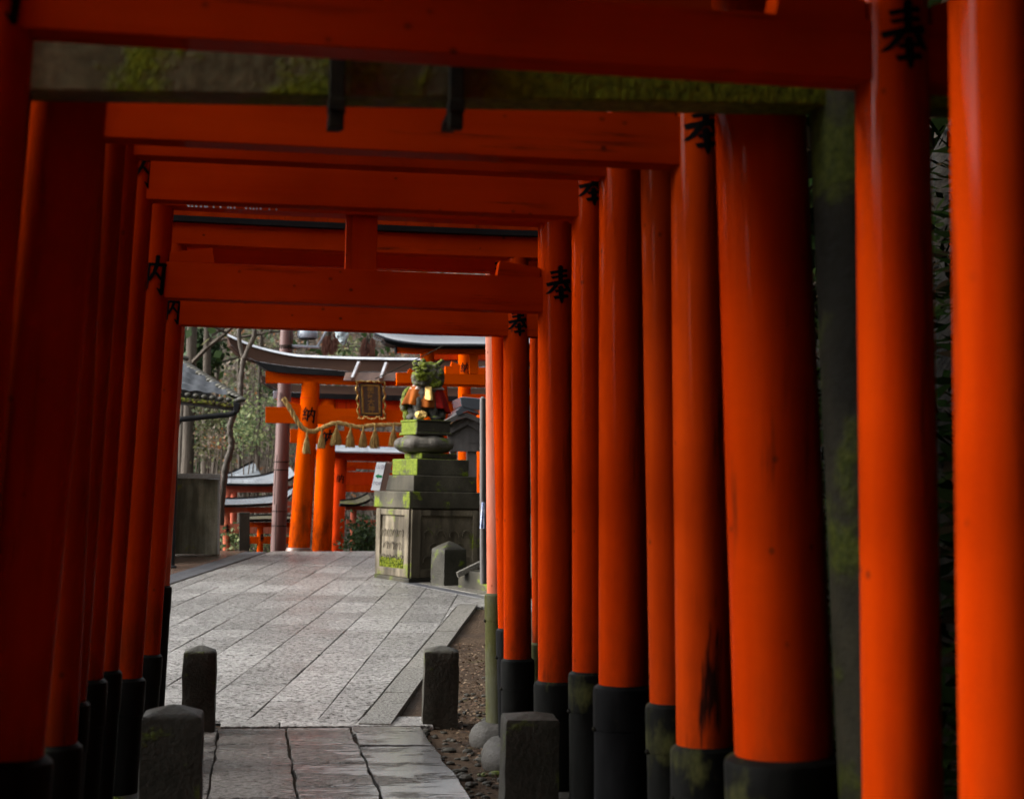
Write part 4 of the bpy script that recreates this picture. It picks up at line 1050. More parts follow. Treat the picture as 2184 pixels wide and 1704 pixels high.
for (x, w) in ((1007, 10), (966, 5)):
    MB().prism([vz(x - w, 924, .2), vz(x + w, 924, .2), vz(x + w, 1100, .2), vz(x - w, 1100, .2)], (0, .16, 0)).build('post', M['wood_dark'], V, bevel=.004)
MB().prism([vz(955, 944, .16), vz(1044, 944, .16), vz(1044, 963, .16), vz(955, 963, .16)], (0, .08, 0)).build('rail', M['wood_dark'], V, bevel=.004)
# ------------------------------------------------------------------ gates beyond the crest
def px_ribbon(tops, bots, Y, d, name, mat, parent, dt=0.0, bevel=0.0, yoff=0.0):
    return MB().ribbon([P(x, y, Y + yoff) for x, y in tops], [P(x, y, Y + yoff) for x, y in bots], (0, d, 0), dt).build(name, M[mat], parent, bevel=bevel)
def resample(pl, xs_):
    out = []
    for x in xs_:
        if x <= pl[0][0]: a, b = pl[0], pl[1]
        elif x >= pl[-1][0]: a, b = pl[-2], pl[-1]
        else:
            for i in range(len(pl) - 1):
                if pl[i][0] <= x <= pl[i + 1][0]: a, b = pl[i], pl[i + 1]; break
        t_ = (x - a[0]) / (b[0] - a[0]); out.append((x, a[1] + (b[1] - a[1]) * t_))
    return out
def smooth_line(pl, n=24):
    """catmull-rom through picture points"""
    q = [pl[0]] + list(pl) + [pl[-1]]; out = []
    for i in range(1, len(q) - 2):
        p0, p1, p2, p3 = [Vector(a) for a in q[i - 1:i + 3]]
        for k_ in range(6):
            t_ = k_ / 6; out.append(tuple(.5 * ((2 * p1) + (p2 - p0) * t_ + (2 * p0 - 5 * p1 + 4 * p2 - p3) * t_ ** 2 + (3 * p1 - p0 - 3 * p2 + p3) * t_ ** 3)))
    out.append(tuple(pl[-1])); return out
def mirror(pl, cx, tilt=.02):
    """extends a left half outline to the right of cx"""
    L = [p for p in pl if p[0] < cx - 3]; return list(pl) + [(2 * cx - x, y + tilt * 2 * (cx - x)) for x, y in reversed(L)]
def roof(parent, Y, top, bot, slope=.30, back=.10, mat='roof_brown', edge='roof_edge', ridge='ridge_metal', ew=.022, rw=.03, back_mat='black'):
    """curved board roof: steep wet front slope, ridge strip whitened as a sky highlight, mirror strip as glint on the lower edge"""
    n = 34; x0 = max(top[0][0], bot[0][0] - 200); xa, xb = min(top[0][0], bot[0][0]), max(top[-1][0], bot[-1][0])
    T = []; B = []
    for i in range(n + 1):
        f = i / n; T.append(resample(top, [top[0][0] + (top[-1][0] - top[0][0]) * f])[0]); B.append(resample(bot, [bot[0][0] + (bot[-1][0] - bot[0][0]) * f])[0])
    Tp = [P(x, y, Y) for x, y in T]; Bp = [P(x, y, Y - slope) for x, y in B]
    dn = Vector((0, 0, -.03))
    mb = MB(); vs = []
    for a, b in zip(Tp, Bp):
        m1 = a.lerp(b, .33) + Vector((0, 0, -.012)); m2 = a.lerp(b, .66) + Vector((0, 0, -.015))
        vs += [a, m1, m2, b, b + dn, Vector((a.x, a.y + .02, b.z - .03)), Vector((a.x, Y + slope * .7, b.z - .02)), Vector((a.x, a.y + .05, a.z))]
    q = 8; fs = [(i * q + k, i * q + (k + 1) % q, (i + 1) * q + (k + 1) % q, (i + 1) * q + k) for i in range(n) for k in range(q)] + [tuple(range(q)), tuple(n * q + k for k in range(q))]
    mb.add(vs, fs); r = mb.build('roof', M[mat], parent, smooth=True, angle=25)
    if edge:
        rnd = random.Random(int(Y * 10)); mb = MB(); vs = []
        for i, b in enumerate(Bp):
            a = Tp[i]; up_ = (a - b).normalized(); w = ew * (1 + .8 * noise.noise(Vector((b.x * 2.2, Y, 0))))
            vs += [b + Vector((0, -.006, -.004)), b + up_ * w + Vector((0, -.006 + w * .9, .004)), b + Vector((0, .01, -.012))]
        mb.add(vs, [(i * 3 + k, i * 3 + (k + 1) % 3, (i + 1) * 3 + (k + 1) % 3, (i + 1) * 3 + k) for i in range(n) for k in range(3)])
        mb.build('eave_glint_strip', M[edge], r, smooth=True)  # pale strip laid along the eave as its painted glint
    if ridge:
        MB().ribbon([p + Vector((0, -.01, rw)) for p in Tp], [p + Vector((0, -.035, -.004)) for p in Tp], (0, .12, 0), 0.0).build('ridge', M[ridge], r)
    return r
def post_px(parent, Y, top, bot, wt, wb, mat='verm_out', name='post', n=32, extend=0.0):
    a = P(*top, Y); b = P(*bot, Y); ra_, rb_ = wt / 2 / ppm(a), wb / 2 / ppm(b)
    if extend: d = (b - a).normalized(); b = b + d * extend
    MBp = MB().tube([b, (a + b) / 2, a], [rb_, (ra_ + rb_) / 2, ra_], n)
    return MBp.build(name, M[mat], parent, smooth=True), a, b, ra_, rb_

# main gate with plaque and straw rope
YM = 27.6; mx = 797.0
G = thing('torii_gate', P(mx, 1168, YM), 'large orange gate with brown upswept roof, hung with gilt plaque and straw rope', 'torii gate', 'orange gates beyond the plaza')
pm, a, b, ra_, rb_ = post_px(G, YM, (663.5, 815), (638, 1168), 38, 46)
axm = a - b; ch = P(662, 886, YM)
mk = b + axm * ((ch.z - b.z) / axm.z)
character(NOU, mk, 29 / ppm(mk), ra_ * 1.06, axm, M['ink'], pm)
MB().tube([P(660, 849, YM) , P(659.9, 850.5, YM)], ra_ * 1.03, 32).build('hoop', M['verm_deep'], pm)
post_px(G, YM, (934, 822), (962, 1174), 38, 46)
for bx, by in ((638, 1168), (962, 1174)):
    q = P(bx, by, YM); MB().lathe((q.x, q.y, q.z - .5), [(.235, 0), (.235, .44), (.215, .50), (.19, .505)], 40).build('plinth', M['wood_board'], G, smooth=True)
px_ribbon([(566.4, 867.4), (1040, 879)], [(566.4, 901.5), (1040, 911)], YM - .07, .14, 'tie_beam', 'verm_out_h', G, bevel=.004)
for w_ in ([(610, 870), (613, 856), (641, 864), (641, 873)], [(676, 871), (679, 866), (710.5, 862.5), (714.5, 874)], [(884, 872), (886, 862), (916, 868), (916, 876)]):
    MB().prism([P(x, y, YM - .068) for x, y in w_], (0, .13, 0)).build('wedge', M['verm_out_h'], G, bevel=.003)
shT = smooth_line([(566, 791), (600, 794), (653.7, 797.4), (747.6, 801), (mx, 802.5)]); shB = smooth_line([(566.5, 816.3), (600, 816.5), (653.7, 817.5), (747.6, 820), (mx, 821.5)])
shT = mirror(shT, mx); shB = mirror(shB, mx)
px_ribbon(shT, shB, YM - .09, .18, 'upper_beam', 'verm_out_h', G)
bkT = mirror(smooth_line([(541, 769), (566, 774), (600, 780), (653.7, 785), (700, 789), (747.6, 792.5), (mx, 793)]), mx)
bkB = mirror(smooth_line([(555, 780), (572, 790), (600, 794.5), (653.7, 798), (700, 800.5), (747.6, 802), (mx, 803)]), mx)
px_ribbon(bkT, bkB, YM - .24, .46, 'black_eave_beam', 'black', G)
tp = mirror(smooth_line([(485.5, 716.6), (510, 727.5), (535.3, 738), (560, 745.5), (591.6, 753), (629.3, 759.8), (676, 762.6), (747.6, 765.4), (mx, 766.4)]), mx)
bt = mirror(smooth_line([(492, 734.5), (507, 751.5), (541, 768), (566, 773.5), (591.6, 777.6), (625, 782), (663, 785.2), (700, 788), (747.6, 792.4), (mx, 792.6)]), mx)
roof(G, YM, tp, bt, slope=.13, ew=.075, rw=.036)
MB().prism([P(786, 820, YM - .05), P(806, 820.5, YM - .05), P(806, 874, YM - .05), P(786, 873.5, YM - .05)], (0, .10, 0)).build('centre_strut', M['verm_out'], G, bevel=.004)
# little board canopy over the plaque, part of the gate
cn = MB()
for (y0, y1, x0_, x1_, dy) in ((794, 800, 737, 846, -.34), (800, 806, 735, 845, -.40), (806, 811, 733.5, 843, -.46)):
    cn.prism([P(x0_, y0, YM + dy), P(x1_, y0 + 1, YM + dy), P(x1_, y1 + 1, YM + dy - .04), P(x0_, y1, YM + dy - .04)], (0, .07, -.012))
cn.build('board_canopy', M['wood_board'], G, bevel=.004)
for (x0_, y0, x1_, y1) in ((766, 771.5, 752, 805), (824.5, 773, 812.5, 806)):
    q0, q1 = P(x0_, y0, YM - .30), P(x1_, y1, YM - .58); w_ = .032
    MB().prism([q0 + Vector((-w_, 0, 0)), q0 + Vector((w_, 0, 0)), q1 + Vector((w_, 0, 0)), q1 + Vector((-w_, 0, 0))], (0, .03, -.06)).build('canopy_batten', M['wood_board'], G, bevel=.006)
    MB().prism([q0 + Vector((-w_, -.01, .004)), q0 + Vector((w_ * .2, -.01, .004)), q1 + Vector((w_ * .2, -.01, .004)), q1 + Vector((-w_, -.01, .004))], (0, .012, -.01)).build('batten_glint_strip', M['roof_edge'], G)  # pale mirror strip put on the batten as a painted glint

# plaque: hangs from the gate, leaning forward
YQ = YM - .30
PL = thing('plaque', P(792, 893, YQ), 'dark hanging plaque in a curly gilt frame with four gilt characters', 'plaque')
c00, c10, c11, c01 = P(758.5, 812, YQ - .16), P(820.5, 813.5, YQ - .16), P(822, 893, YQ), P(763, 892, YQ)
def plq(u, v, d=0): 
    t0 = c00.lerp(c10, u); b0_ = c01.lerp(c11, u); p = t0.lerp(b0_, v); nrm_ = (c10 - c00).cross(c01 - c00).normalized(); nrm_ = nrm_ if nrm_.y < 0 else -nrm_
    return p + nrm_ * d
MB().prism([plq(.1, .06), plq(.9, .06), plq(.9, .94), plq(.1, .94)], (0, .05, 0)).build('backing', M['plaque'], PL)
MB().prism([plq(.24, .12, .012), plq(.76, .12, .012), plq(.76, .84, .012), plq(.24, .84, .012)], (0, .02, 0)).build('inner_board', M['plaque'], PL)
fi = MB()
for (u0_, v0_, u1_, v1_) in ((.17, .09, .83, .13), (.17, .84, .83, .88), (.17, .09, .24, .88), (.76, .09, .83, .88)):
    fi.prism([plq(u0_, v0_, .03), plq(u1_, v0_, .03), plq(u1_, v1_, .03), plq(u0_, v1_, .03)], (0, .03, 0))
fi.build('inner_frame', M['gilt'], PL, bevel=.004)
of = MB(); rnd = random.Random(9)
def wavy(u0_, v0_, u1_, v1_, n_, amp, r_):
    pts = []
    for i in range(n_ + 1):
        f = i / n_; u = u0_ + (u1_ - u0_) * f; v = v0_ + (v1_ - v0_) * f; w_ = math.sin(f * math.pi * 7) * amp
        if abs(u1_ - u0_) < .2: u += w_
        else: v += w_ * .6
        pts.append(plq(u, v, .045 + .012 * math.sin(f * 31)))
    of.tube(pts, r_, 8)
wavy(.0, .0, 1, .0, 40, .012, .018); wavy(.02, .0, .03, 1, 60, .028, .018); wavy(.98, .0, .97, 1, 60, .028, .018)
of.build('carved_frame', M['gilt'], PL, smooth=True)
bt_ = MB()
for (u0_, u1_) in ((.03, .24), (.33, .67), (.76, .97)):
    bt_.tube([plq(u0_ + (u1_ - u0_) * i / 12, .975 + .02 * math.sin(math.pi * i / 12) - .012 * abs(2 * i / 12 - 1) ** 3, .05) for i in range(13)], .014, 8)
for u in (.28, .72): bt_.tube([plq(u - .07, .925, .05), plq(u, .94, .055), plq(u + .07, .925, .05)], .010, 8)
bt_.build('gilt_scroll', M['gold'], PL, smooth=True)
for i, chh in enumerate('稲荷大神'):
    text_mesh(chh, .125, M['gilt'], PL, plq(.50, .20 + .185 * i, .016), c10 - c00, c00 - c01, 'gilt_character', bold=.0015)

# straw rope
YR = YM - .42
rp = [(604, 850), (609.6, 857), (621.8, 877), (635, 899.6), (648, 914.6), (665, 920.5), (682, 915.6), (702.5, 906), (723, 902.3), (747.6, 907.5), (766, 910.5), (794.5, 907), (822.7, 906), (852.7, 905), (880, 906), (905, 912), (925, 920), (940, 922), (955, 912), (975, 885), (990, 858)]
rp = smooth_line(rp); pts = [P(x, y, YR) for x, y in rp]
RPE = thing('straw_rope', pts[len(pts) // 2], 'thick twisted straw rope with tassels slung across the plaque gate', 'rope')
# arc length resample
L = [0]; 
for i in range(1, len(pts)): L.append(L[-1] + (pts[i] - pts[i - 1]).length)
N = 260; path = []; j = 0
for i in range(N + 1):
    s_ = L[-1] * i / N
    while j < len(L) - 2 and L[j + 1] < s_: j += 1
    f = (s_ - L[j]) / max(1e-6, L[j + 1] - L[j]); path.append((pts[j].lerp(pts[j + 1], f), s_))
rb = MB()
for st_ in range(3):
    hp = []; rr = []
    for i, (p, s_) in enumerate(path):
        t_ = (path[min(i + 1, N)][0] - path[max(i - 1, 0)][0]).normalized(); a_ = Vector((0, -1, 0)); b_ = t_.cross(a_)
        thick = .026 * (1.0 - .25 * min(1, s_ / L[-1] * 1.6)) ; ph = s_ * 17 + st_ * 2.094
        hp.append(p + a_ * math.cos(ph) * thick * .85 + b_ * math.sin(ph) * thick * .85); rr.append(thick)
    rb.tube(hp, rr, 8)
rb.build('rope', M['straw'], RPE, smooth=True)
for (tx, y0, y1, w_) in ((655, 921, 967, 34), (686.5, 916, 956, 34), (718, 903, 949, 50), (748, 908, 954, 40), (775, 909, 954, 36), (800.5, 906, 956, 44), (840, 905, 952, 40)):
    w_ *= .352 * .72; a_ = P(tx, y0, YR - .02); b_ = P(tx - 1, y1, YR - .02); tb = MB(); rnd = random.Random(tx)
    m__ = ppm(a_); hz = (a_.z - b_.z)
    tb.tube([a_ + Vector((0, 0, .03)), a_ + Vector((0, 0, -hz * .30))], [.020, .016], 8)
    for i in range(150):
        th = rnd.uniform(0, 6.28); r1_ = w_ / m__ * rnd.random() ** .5 * rnd.choice((1, 1, 1.15)); e = a_ + Vector((math.cos(th) * r1_, math.sin(th) * r1_ * .6, -hz * rnd.uniform(.9, 1.03)))
        s0_ = a_ + Vector((math.cos(th) * .016, math.sin(th) * .016, -hz * .20)); mid = s0_.lerp(e, .5) + Vector((math.cos(th) * r1_ * .12, 0, 0))
        tb.tube([s0_, mid, e], [.0045, .005, .004], 3)
    tb.ell(a_ + Vector((0, 0, -hz * .25)), (.026, .026, .018), n=10, m=6)
    tb.build('tassel', M['straw'], RPE, fix=False)

# second gate just behind
YN = 29.6; nx_ = 830
G = thing('torii_gate', P(690, 1200, YN), 'second orange gate directly behind the plaque gate, its black character half hidden by a tassel', 'torii gate', 'orange gates beyond the plaza')
pm, a, b, ra_, rb_ = post_px(G, YN, (700, 850), (686, 1176), 37, 45, extend=1.2)
ch = P(696.5, 935, YN); mk = b + (a - b) * ((ch.z - b.z) / (a - b).z)
character(NOU, mk, 31 / ppm(mk), ra_ * 1.1, a - b, M['ink'], pm)
post_px(G, YN, (952, 852), (960, 1176), 37, 45, extend=1.2)
px_ribbon([(619, 915), (1040, 928)], [(619, 944), (1040, 962)], YN - .07, .14, 'tie_beam', 'verm_out_h', G, bevel=.004)
for w_ in ([(734, 921), (735, 908), (768, 916), (768, 924)], [(895, 924), (896, 914), (925, 920), (925, 928)]):
    MB().prism([P(x, y, YN - .068) for x, y in w_], (0, .13, 0)).build('wedge', M['verm_out_h'], G, bevel=.003)
sT = mirror([(590, 836), (620, 842), (680, 846), (nx_, 850)], nx_); sB = mirror([(592, 868), (620, 872), (680, 876), (nx_, 880)], nx_)
px_ribbon(sT, sB, YN - .08, .16, 'upper_beam', 'verm_deep', G)
kT = mirror(smooth_line([(570, 818), (585, 829), (610, 836), (660, 838.5), (nx_, 843)]), nx_); kB = mirror(smooth_line([(578, 826), (592, 838), (618, 846), (660, 849), (nx_, 854)]), nx_)
px_ribbon(kT, kB, YN - .2, .4, 'black_eave_beam', 'black', G)
roof(G, YN, mirror(smooth_line([(556, 799), (572, 808), (600, 817), (640, 821), (700, 822), (nx_, 826)]), nx_), mirror(smooth_line([(558, 812), (575, 824), (605, 835), (640, 837), (700, 840), (nx_, 844)]), nx_), slope=.13, ew=.08, rw=.012, ridge=None)

# third, smaller gate down the steps
YO = 34.0; ox = 815
G = thing('torii_gate', P(735, 1200, YO), 'small red gate with a black character standing lower, behind the two large orange gates', 'torii gate', 'orange gates beyond the plaza')
pm, a, b, ra_, rb_ = post_px(G, YO, (726.5, 978), (718, 1180), 27, 31, 'verm_deep', extend=2.2)
ch = P(725, 1021, YO); mk = b + (a - b) * ((ch.z - b.z) / (a - b).z); character(NOU, mk, 17 / ppm(mk), ra_ * 1.05, a - b, M['ink'], pm)
post_px(G, YO, (905, 980), (912, 1180), 27, 31, 'verm_deep', extend=2.2)
px_ribbon([(700, 1005), (930, 1010)], [(700, 1032), (930, 1038)], YO - .06, .12, 'tie_beam', 'verm_deep', G, bevel=.004)
MB().prism([P(x, y, YO - .058) for x, y in [(739, 1005), (739, 996), (758, 993), (760, 1004)]], (0, .11, 0)).build('wedge', M['verm_deep'], G)
px_ribbon(mirror([(672, 962), (730, 966), (ox, 968)], ox), mirror([(674, 979), (730, 982), (ox, 984)], ox), YO - .08, .16, 'upper_beam', 'verm_deep', G)
roof(G, YO, mirror(smooth_line([(650, 935), (680, 942), (730, 945), (ox, 946)]), ox), mirror(smooth_line([(652, 951), (680, 958), (730, 962), (ox, 964)]), ox), slope=.5, mat='roof_grey', ew=.03, rw=.02, edge=None)
# fourth, glimpsed through it
YO2 = 36.5
G = thing('torii_gate', P(800, 1250, YO2), 'dark red gate glimpsed through the small red gate beside the statue pedestal', 'torii gate', 'orange gates beyond the plaza')
px_ribbon([(700, 983), (950, 990)], [(700, 998), (950, 1006)], YO2, .14, 'upper_beam', 'verm_old', G); px_ribbon([(700, 1030), (950, 1035)], [(700, 1048), (950, 1053)], YO2, .12, 'tie_beam', 'verm_old', G)
for x in (706, 900): post_px(G, YO2 + .05, (x, 985), (x - 4, 1180), 22, 26, 'verm_old', extend=2.5)

# right-hand gates with black upswept roofs
YQ1 = 25.2; qx = 1008
G = thing('torii_gate', P(910, 1100, YQ1), 'orange gate with a glossy black roof rising behind the statue on the right', 'torii gate', 'orange gates right of the plaza')
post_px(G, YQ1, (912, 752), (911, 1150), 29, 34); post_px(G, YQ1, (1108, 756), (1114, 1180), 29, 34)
px_ribbon([(846, 794.5), (1170, 801)], [(846, 817), (1170, 824)], YQ1 - .06, .14, 'tie_beam', 'verm_out_h', G, bevel=.004)
px_ribbon([(846, 818), (1170, 825)], [(846, 820.5), (1170, 828)], YQ1 - .02, .20, 'beam_underside_board', 'verm_out_h', G)
for w_ in ([(868, 795), (874, 786), (898, 790), (898, 797)], [(927, 797), (927, 787), (946, 785), (949, 797)]):
    MB().prism([P(x, y, YQ1 - .055) for x, y in w_], (0, .12, 0)).build('wedge', M['verm_out_h'], G)
px_ribbon([(1001, 756), (1020, 756.5)], [(1001, 797), (1020, 797)], YQ1 - .03, .09, 'centre_strut', 'verm_out', G, bevel=.003)
sT = mirror([(846, 736), (880, 739), (940, 741), (qx, 742)], qx, .005); sB = mirror([(847, 751), (880, 753), (940, 754.5), (qx, 755)], qx, .005)
px_ribbon(sT, sB, YQ1 - .09, .18, 'upper_beam', 'verm_out_h', G)
MB().prism([P(x, y, YQ1 - .11) for x, y in [(842.5, 734), (846.5, 735), (847, 753), (843, 751)]], (0, .22, 0)).build('end_cap', M['black'], G)
kT = mirror(smooth_line([(806, 716), (822, 722), (845, 728), (875, 731), (940, 733), (qx, 733)]), qx, .005); kB = mirror(smooth_line([(818, 722), (824, 731), (846, 738), (875, 741), (940, 743), (qx, 743)]), qx, .005)
px_ribbon(kT, kB, YQ1 - .26, .5, 'black_eave_beam', 'black', G)
roof(G, YQ1, mirror(smooth_line([(797, 703), (820, 706), (850, 709), (890, 712), (940, 713), (qx, 713)]), qx, .005), mirror(smooth_line([(799, 710), (812, 716), (835, 723), (865, 728), (900, 731.5), (940, 733), (qx, 733)]), qx, .005), slope=.42, mat='roof_black', edge=None, ew=.02, rw=.012)
YQ2 = 26.4
G = thing('torii_gate', P(992, 1100, YQ2), 'orange gate behind the black-roofed one, black character on the post just right of the statue', 'torii gate', 'orange gates right of the plaza')
pm, a, b, ra_, rb_ = post_px(G, YQ2, (990, 740), (993, 1150), 25, 33)
ch = P(987, 786, YQ2); mk = b + (a - b) * ((ch.z - b.z) / (a - b).z); character(NOU, mk, 20 / ppm(mk), ra_ * 1.05, a - b, M['ink'], pm)
post_px(G, YQ2, (1150, 744), (1160, 1150), 25, 33)
px_ribbon([(950, 781), (1200, 790)], [(950, 799), (1200, 806)], YQ2 - .06, .14, 'tie_beam', 'verm_out_h', G)
MB().prism([P(x, y, YQ2 - .055) for x, y in [(957, 799), (964, 771), (979, 777), (979, 799)]], (0, .12, 0)).build('wedge', M['verm_out_h'], G)
px_ribbon([(900, 750), (1240, 755)], [(900, 766), (1240, 770)], YQ2 + .2, .3, 'upper_beam', 'verm_old', G)
YQ3 = 26.0
G = thing('torii_gate', P(1040, 1100, YQ3), 'orange gate post glimpsed between the black timber shrine and the last covered-path post', 'torii gate', 'orange gates right of the plaza')
post_px(G, YQ3, (1029, 850), (1027, 1160), 24, 28); post_px(G, YQ3, (1200, 850), (1206, 1160), 24, 28)
px_ribbon([(985, 840), (1250, 846)], [(985, 858), (1250, 864)], YQ3, .14, 'tie_beam', 'verm_out_h', G)

# ------------------------------------------------------------------ small faded gates down on the left
def small_gate(label, Y, posts, nuki, shim, rtop, rbot, ridge=None, pm_='verm_far', rmat='roof_grey', char_=None, tip=None):
    G = thing('small_torii_gate', P(posts[0][0], 1200, Y), label, 'torii gate', 'small gates beyond the plaza')
    for (x0_, y0, x1_, y1, w_) in posts:
        o, a, b, r1_, r2_ = post_px(G, Y, (x0_, y0), (x1_, y1), w_, w_ * 1.05, pm_, extend=2.4)
    if nuki: px_ribbon([(nuki[0], nuki[1]), (nuki[2], nuki[1] + 1)], [(nuki[0], nuki[3]), (nuki[2], nuki[3] + 1)], Y - .05, .10, 'tie_beam', pm_, G)
    if shim: px_ribbon(*shim, Y - .07, .14, 'upper_beam', pm_, G)
    if rtop:
        rt_, rb2 = smooth_line(rtop), smooth_line(rbot)
        xs2 = [rt_[0][0] + (rt_[-1][0] - rt_[0][0]) * i / 24 for i in range(25)]
        T = resample(rt_, xs2); xb = [rb2[0][0] + (rb2[-1][0] - rb2[0][0]) * i / 24 for i in range(25)]; B = resample(rb2, xb)
        MB().ribbon([P(x, y, Y + .25) for x, y in T], [P(x, y, Y - .28) for x, y in B], (0, .05, -.05)).build('roof', M[rmat], G)
        MB().ribbon([P(x, y - 3, Y + .22) for x, y in T], [P(x, y + 1.5, Y + .22) for x, y in T], (0, .10, 0)).build('ridge', M['black' if rmat != 'leaf' else 'black'], G)
        MB().ribbon([P(x, y + .5, Y - .27) for x, y in B], [P(x, y + 6, Y - .25) for x, y in B], (0, .42, 0)).build('black_eave_beam', M['black'], G)
    if char_:
        q = P(char_[0], char_[1], Y - .13); character(BLOB, q + Vector((0, .06, 0)), char_[2] / ppm(q), .06, Vector((0, 0, 1)), M['ink'], G)
    return G
small_gate('small faded gate with an upturned pale grey roof tip, farthest behind the concrete wall', 31.5, [(488, 1035, 486, 1180, 15), (640, 1035, 646, 1180, 15)], None, None,
           [(440, 1022), (484.7, 1011), (506.7, 1002), (522.8, 993), (541, 984)], [(440, 1028), (500, 1018), (530, 1016), (556, 1012)])
small_gate('faded red gate with brown leaves on its grey roof, behind the bent tree', 30.6, [(500, 1035, 496, 1180, 14), (600, 1035, 604, 1180, 14)], (470, 1068, 640, 1078),
           ([(484, 1036), (640, 1036)], [(484, 1050), (640, 1050)]), [(470, 1019), (482.7, 1018.5), (522.8, 1018), (552.8, 1015), (580.8, 1008), (618, 994)], [(470, 1030), (480.7, 1030), (542.8, 1031), (581.8, 1030), (614.8, 1021), (629, 1012)])
small_gate('faded pink gate with a small black character on its post right of the concrete wall', 29.9, [(483.5, 1094, 483, 1176, 15), (588, 1094, 590, 1176, 15)], (464, 1117, 640, 1137),
           ([(466, 1082), (620, 1082)], [(466, 1094), (620, 1093)]), [(440, 1064), (471.7, 1063.8), (522.8, 1062.8), (562.8, 1059.5), (580.8, 1057), (605, 1049), (625, 1040)], [(440, 1076), (470.7, 1076), (522.8, 1075), (580.8, 1071.5), (605, 1064), (622, 1053)],
           char_=(485, 1128, 11), pm_='verm_pink')
g_ = small_gate('tiny orange gate with a mossy little roof beside the dark square post', 29.0, [(555, 1122, 554.5, 1174, 13), (601, 1122, 602, 1174, 13)], (530, 1144, 620, 1159),
           ([(530, 1114), (620, 1114)], [(530, 1124), (620, 1124)]), [(532, 1101), (578, 1099), (622, 1101)], [(531, 1107), (578, 1106), (624, 1107)], char_=(559, 1146, 9), pm_='verm_out', rmat='roof_moss')
small_gate('little faded gate with an upturned mossy roof between the red post and the pedestal', 33.0, [(754, 1082, 753, 1180, 13), (830, 1082, 832, 1180, 13)], (739, 1108, 850, 1122),
           ([(738, 1079), (850, 1079)], [(738, 1088), (850, 1088)]), [(725, 1068), (739, 1067), (757, 1065), (770, 1060), (784, 1053)], [(725, 1074), (739, 1074.5), (760, 1074), (778, 1069), (790, 1062)], char_=(762, 1112, 9), pm_='verm_far', rmat='roof_moss')
q0 = P(510, 1174, 28.2); mb = MB().prism([P(509.7, 1093, 28.2), P(532.5, 1092.5, 28.2), P(532.5, 1200, 28.2), P(509.7, 1200, 28.2)], (0, .18, 0))
o = tag(mb.build('stone_marker', M['post_stone'], origin=q0, bevel=.01), 'dark mossy square marker post just right of the pink gate post', 'marker post')

# ------------------------------------------------------------------ wall, roofed hut, drain pipe on the left
YW = 26.4
w0 = P(340, 1174, YW)
W_ = thing('concrete_wall', w0, 'stained olive and grey concrete wall end with a pale flat coping, left of the plaza', 'wall')
MB().prism([P(330, 1019, YW), P(466, 1022, YW), P(463.5, 1182, YW), P(330, 1182, YW)], (0, .35, 0)).build('panel', M['wall'], W_, bevel=.008)
MB().prism([P(463.7, 1022, YW + .0), P(469.5, 1022, YW + .0), P(467, 1182, YW + .0), P(463.7, 1182, YW + .0)], (0, .33, 0)).build('pale_end_strip', M['cap'], W_)
MB().prism([P(328, 1008.5, YW - .06), P(470.5, 1011, YW - .06), P(470, 1021.5, YW - .06), P(328, 1019, YW - .06)], (0, .5, 0)).build('coping', M['cap'], W_, bevel=.006)
YH = 24.0
H_ = thing('tiled_hut', P(300, 1200, YH), 'hut with wet grey tiled roof and mossy eave beside the left gate posts', 'hut')
# tile slope: bilinear patch with stepped courses and rolls
A0, A1 = P(250, 826, YH), P(514, 858, YH); B0_, B1_ = P(250, 742, YH + 2.6), P(385, 775, YH + 2.6)
mb = MB(); nu, nv = 150, 42; vs = []
for j in range(nv + 1):
    t_ = j / nv; a_ = A0.lerp(B0_, t_); b2 = A1.lerp(B1_, t_)
    for i in range(nu + 1):
        s_ = i / nu; p = a_.lerp(b2, s_); wx = (p.x - A0.x)
        rows = t_ * 6; st_ = (1 - (rows % 1.0)) * .085; roll = .010 * math.cos(wx * 2 * math.pi / .235)
        vs.append(p + Vector((0, 0, st_ + roll + .01 * noise.noise(p * 3))))
mb.add(vs, [(j * (nu + 1) + i, j * (nu + 1) + i + 1, (j + 1) * (nu + 1) + i + 1, (j + 1) * (nu + 1) + i) for j in range(nv) for i in range(nu)])
rf = mb.build('tiled_roof', M['tile'], H_, smooth=True, fix=False, angle=35)
ev = MB(); rnd = random.Random(3)
for i in range(14):
    p = A0.lerp(A1, (i + .5) / 14 * .99)
nE = int((A1.x - A0.x) / .1175)
for i in range(nE):
    p = A0.lerp(A1, (i + .5) / nE); ev.ell(p + Vector((0, -.02, .012)), (.050, .045, .038), n=10, m=6)
ev.build('eave_tiles', M['tile_dark'], rf, smooth=True)
ms_ = MB()
for i in range(700):
    f = rnd.random(); p = A0.lerp(A1, f) + Vector((0, -.03 + rnd.uniform(-.02, .04), -.06 + rnd.uniform(-.025, .02))); s_ = rnd.uniform(.012, .03)
    ms_.ell(p, (s_, s_, s_ * .7), n=6, m=4)
ms_.build('eave_moss', leaf('mossy_gutter_litter', [(.10, .12, .02), (.07, .05, .03), (.16, .15, .03), (.05, .04, .025)], .8, 0), rf)
hp_ = MB(); 
for i in range(22):
    f = i / 21; p = A1.lerp(B1_, f) + Vector((0, 0, .07)); hp_.ell(p + Vector((0, 0, -.03)), (.075, .10, .045), n=10, m=6)
for i in range(14):
    p = B1_ + (B0_ - B1_) * (i / 13) + Vector((0, 0, .08)); hp_.ell(p, (.14, .08, .06), n=10, m=6)
hp_.build('ridge_tiles', M['tile_dark'], rf, smooth=True)
MB().ribbon([P(250, 836, YH + .02), P(508, 866, YH + .02)], [P(250, 850, YH + .02), P(500, 874, YH + .02)], (0, .12, 0)).build('fascia', M['wood_dark'], H_)
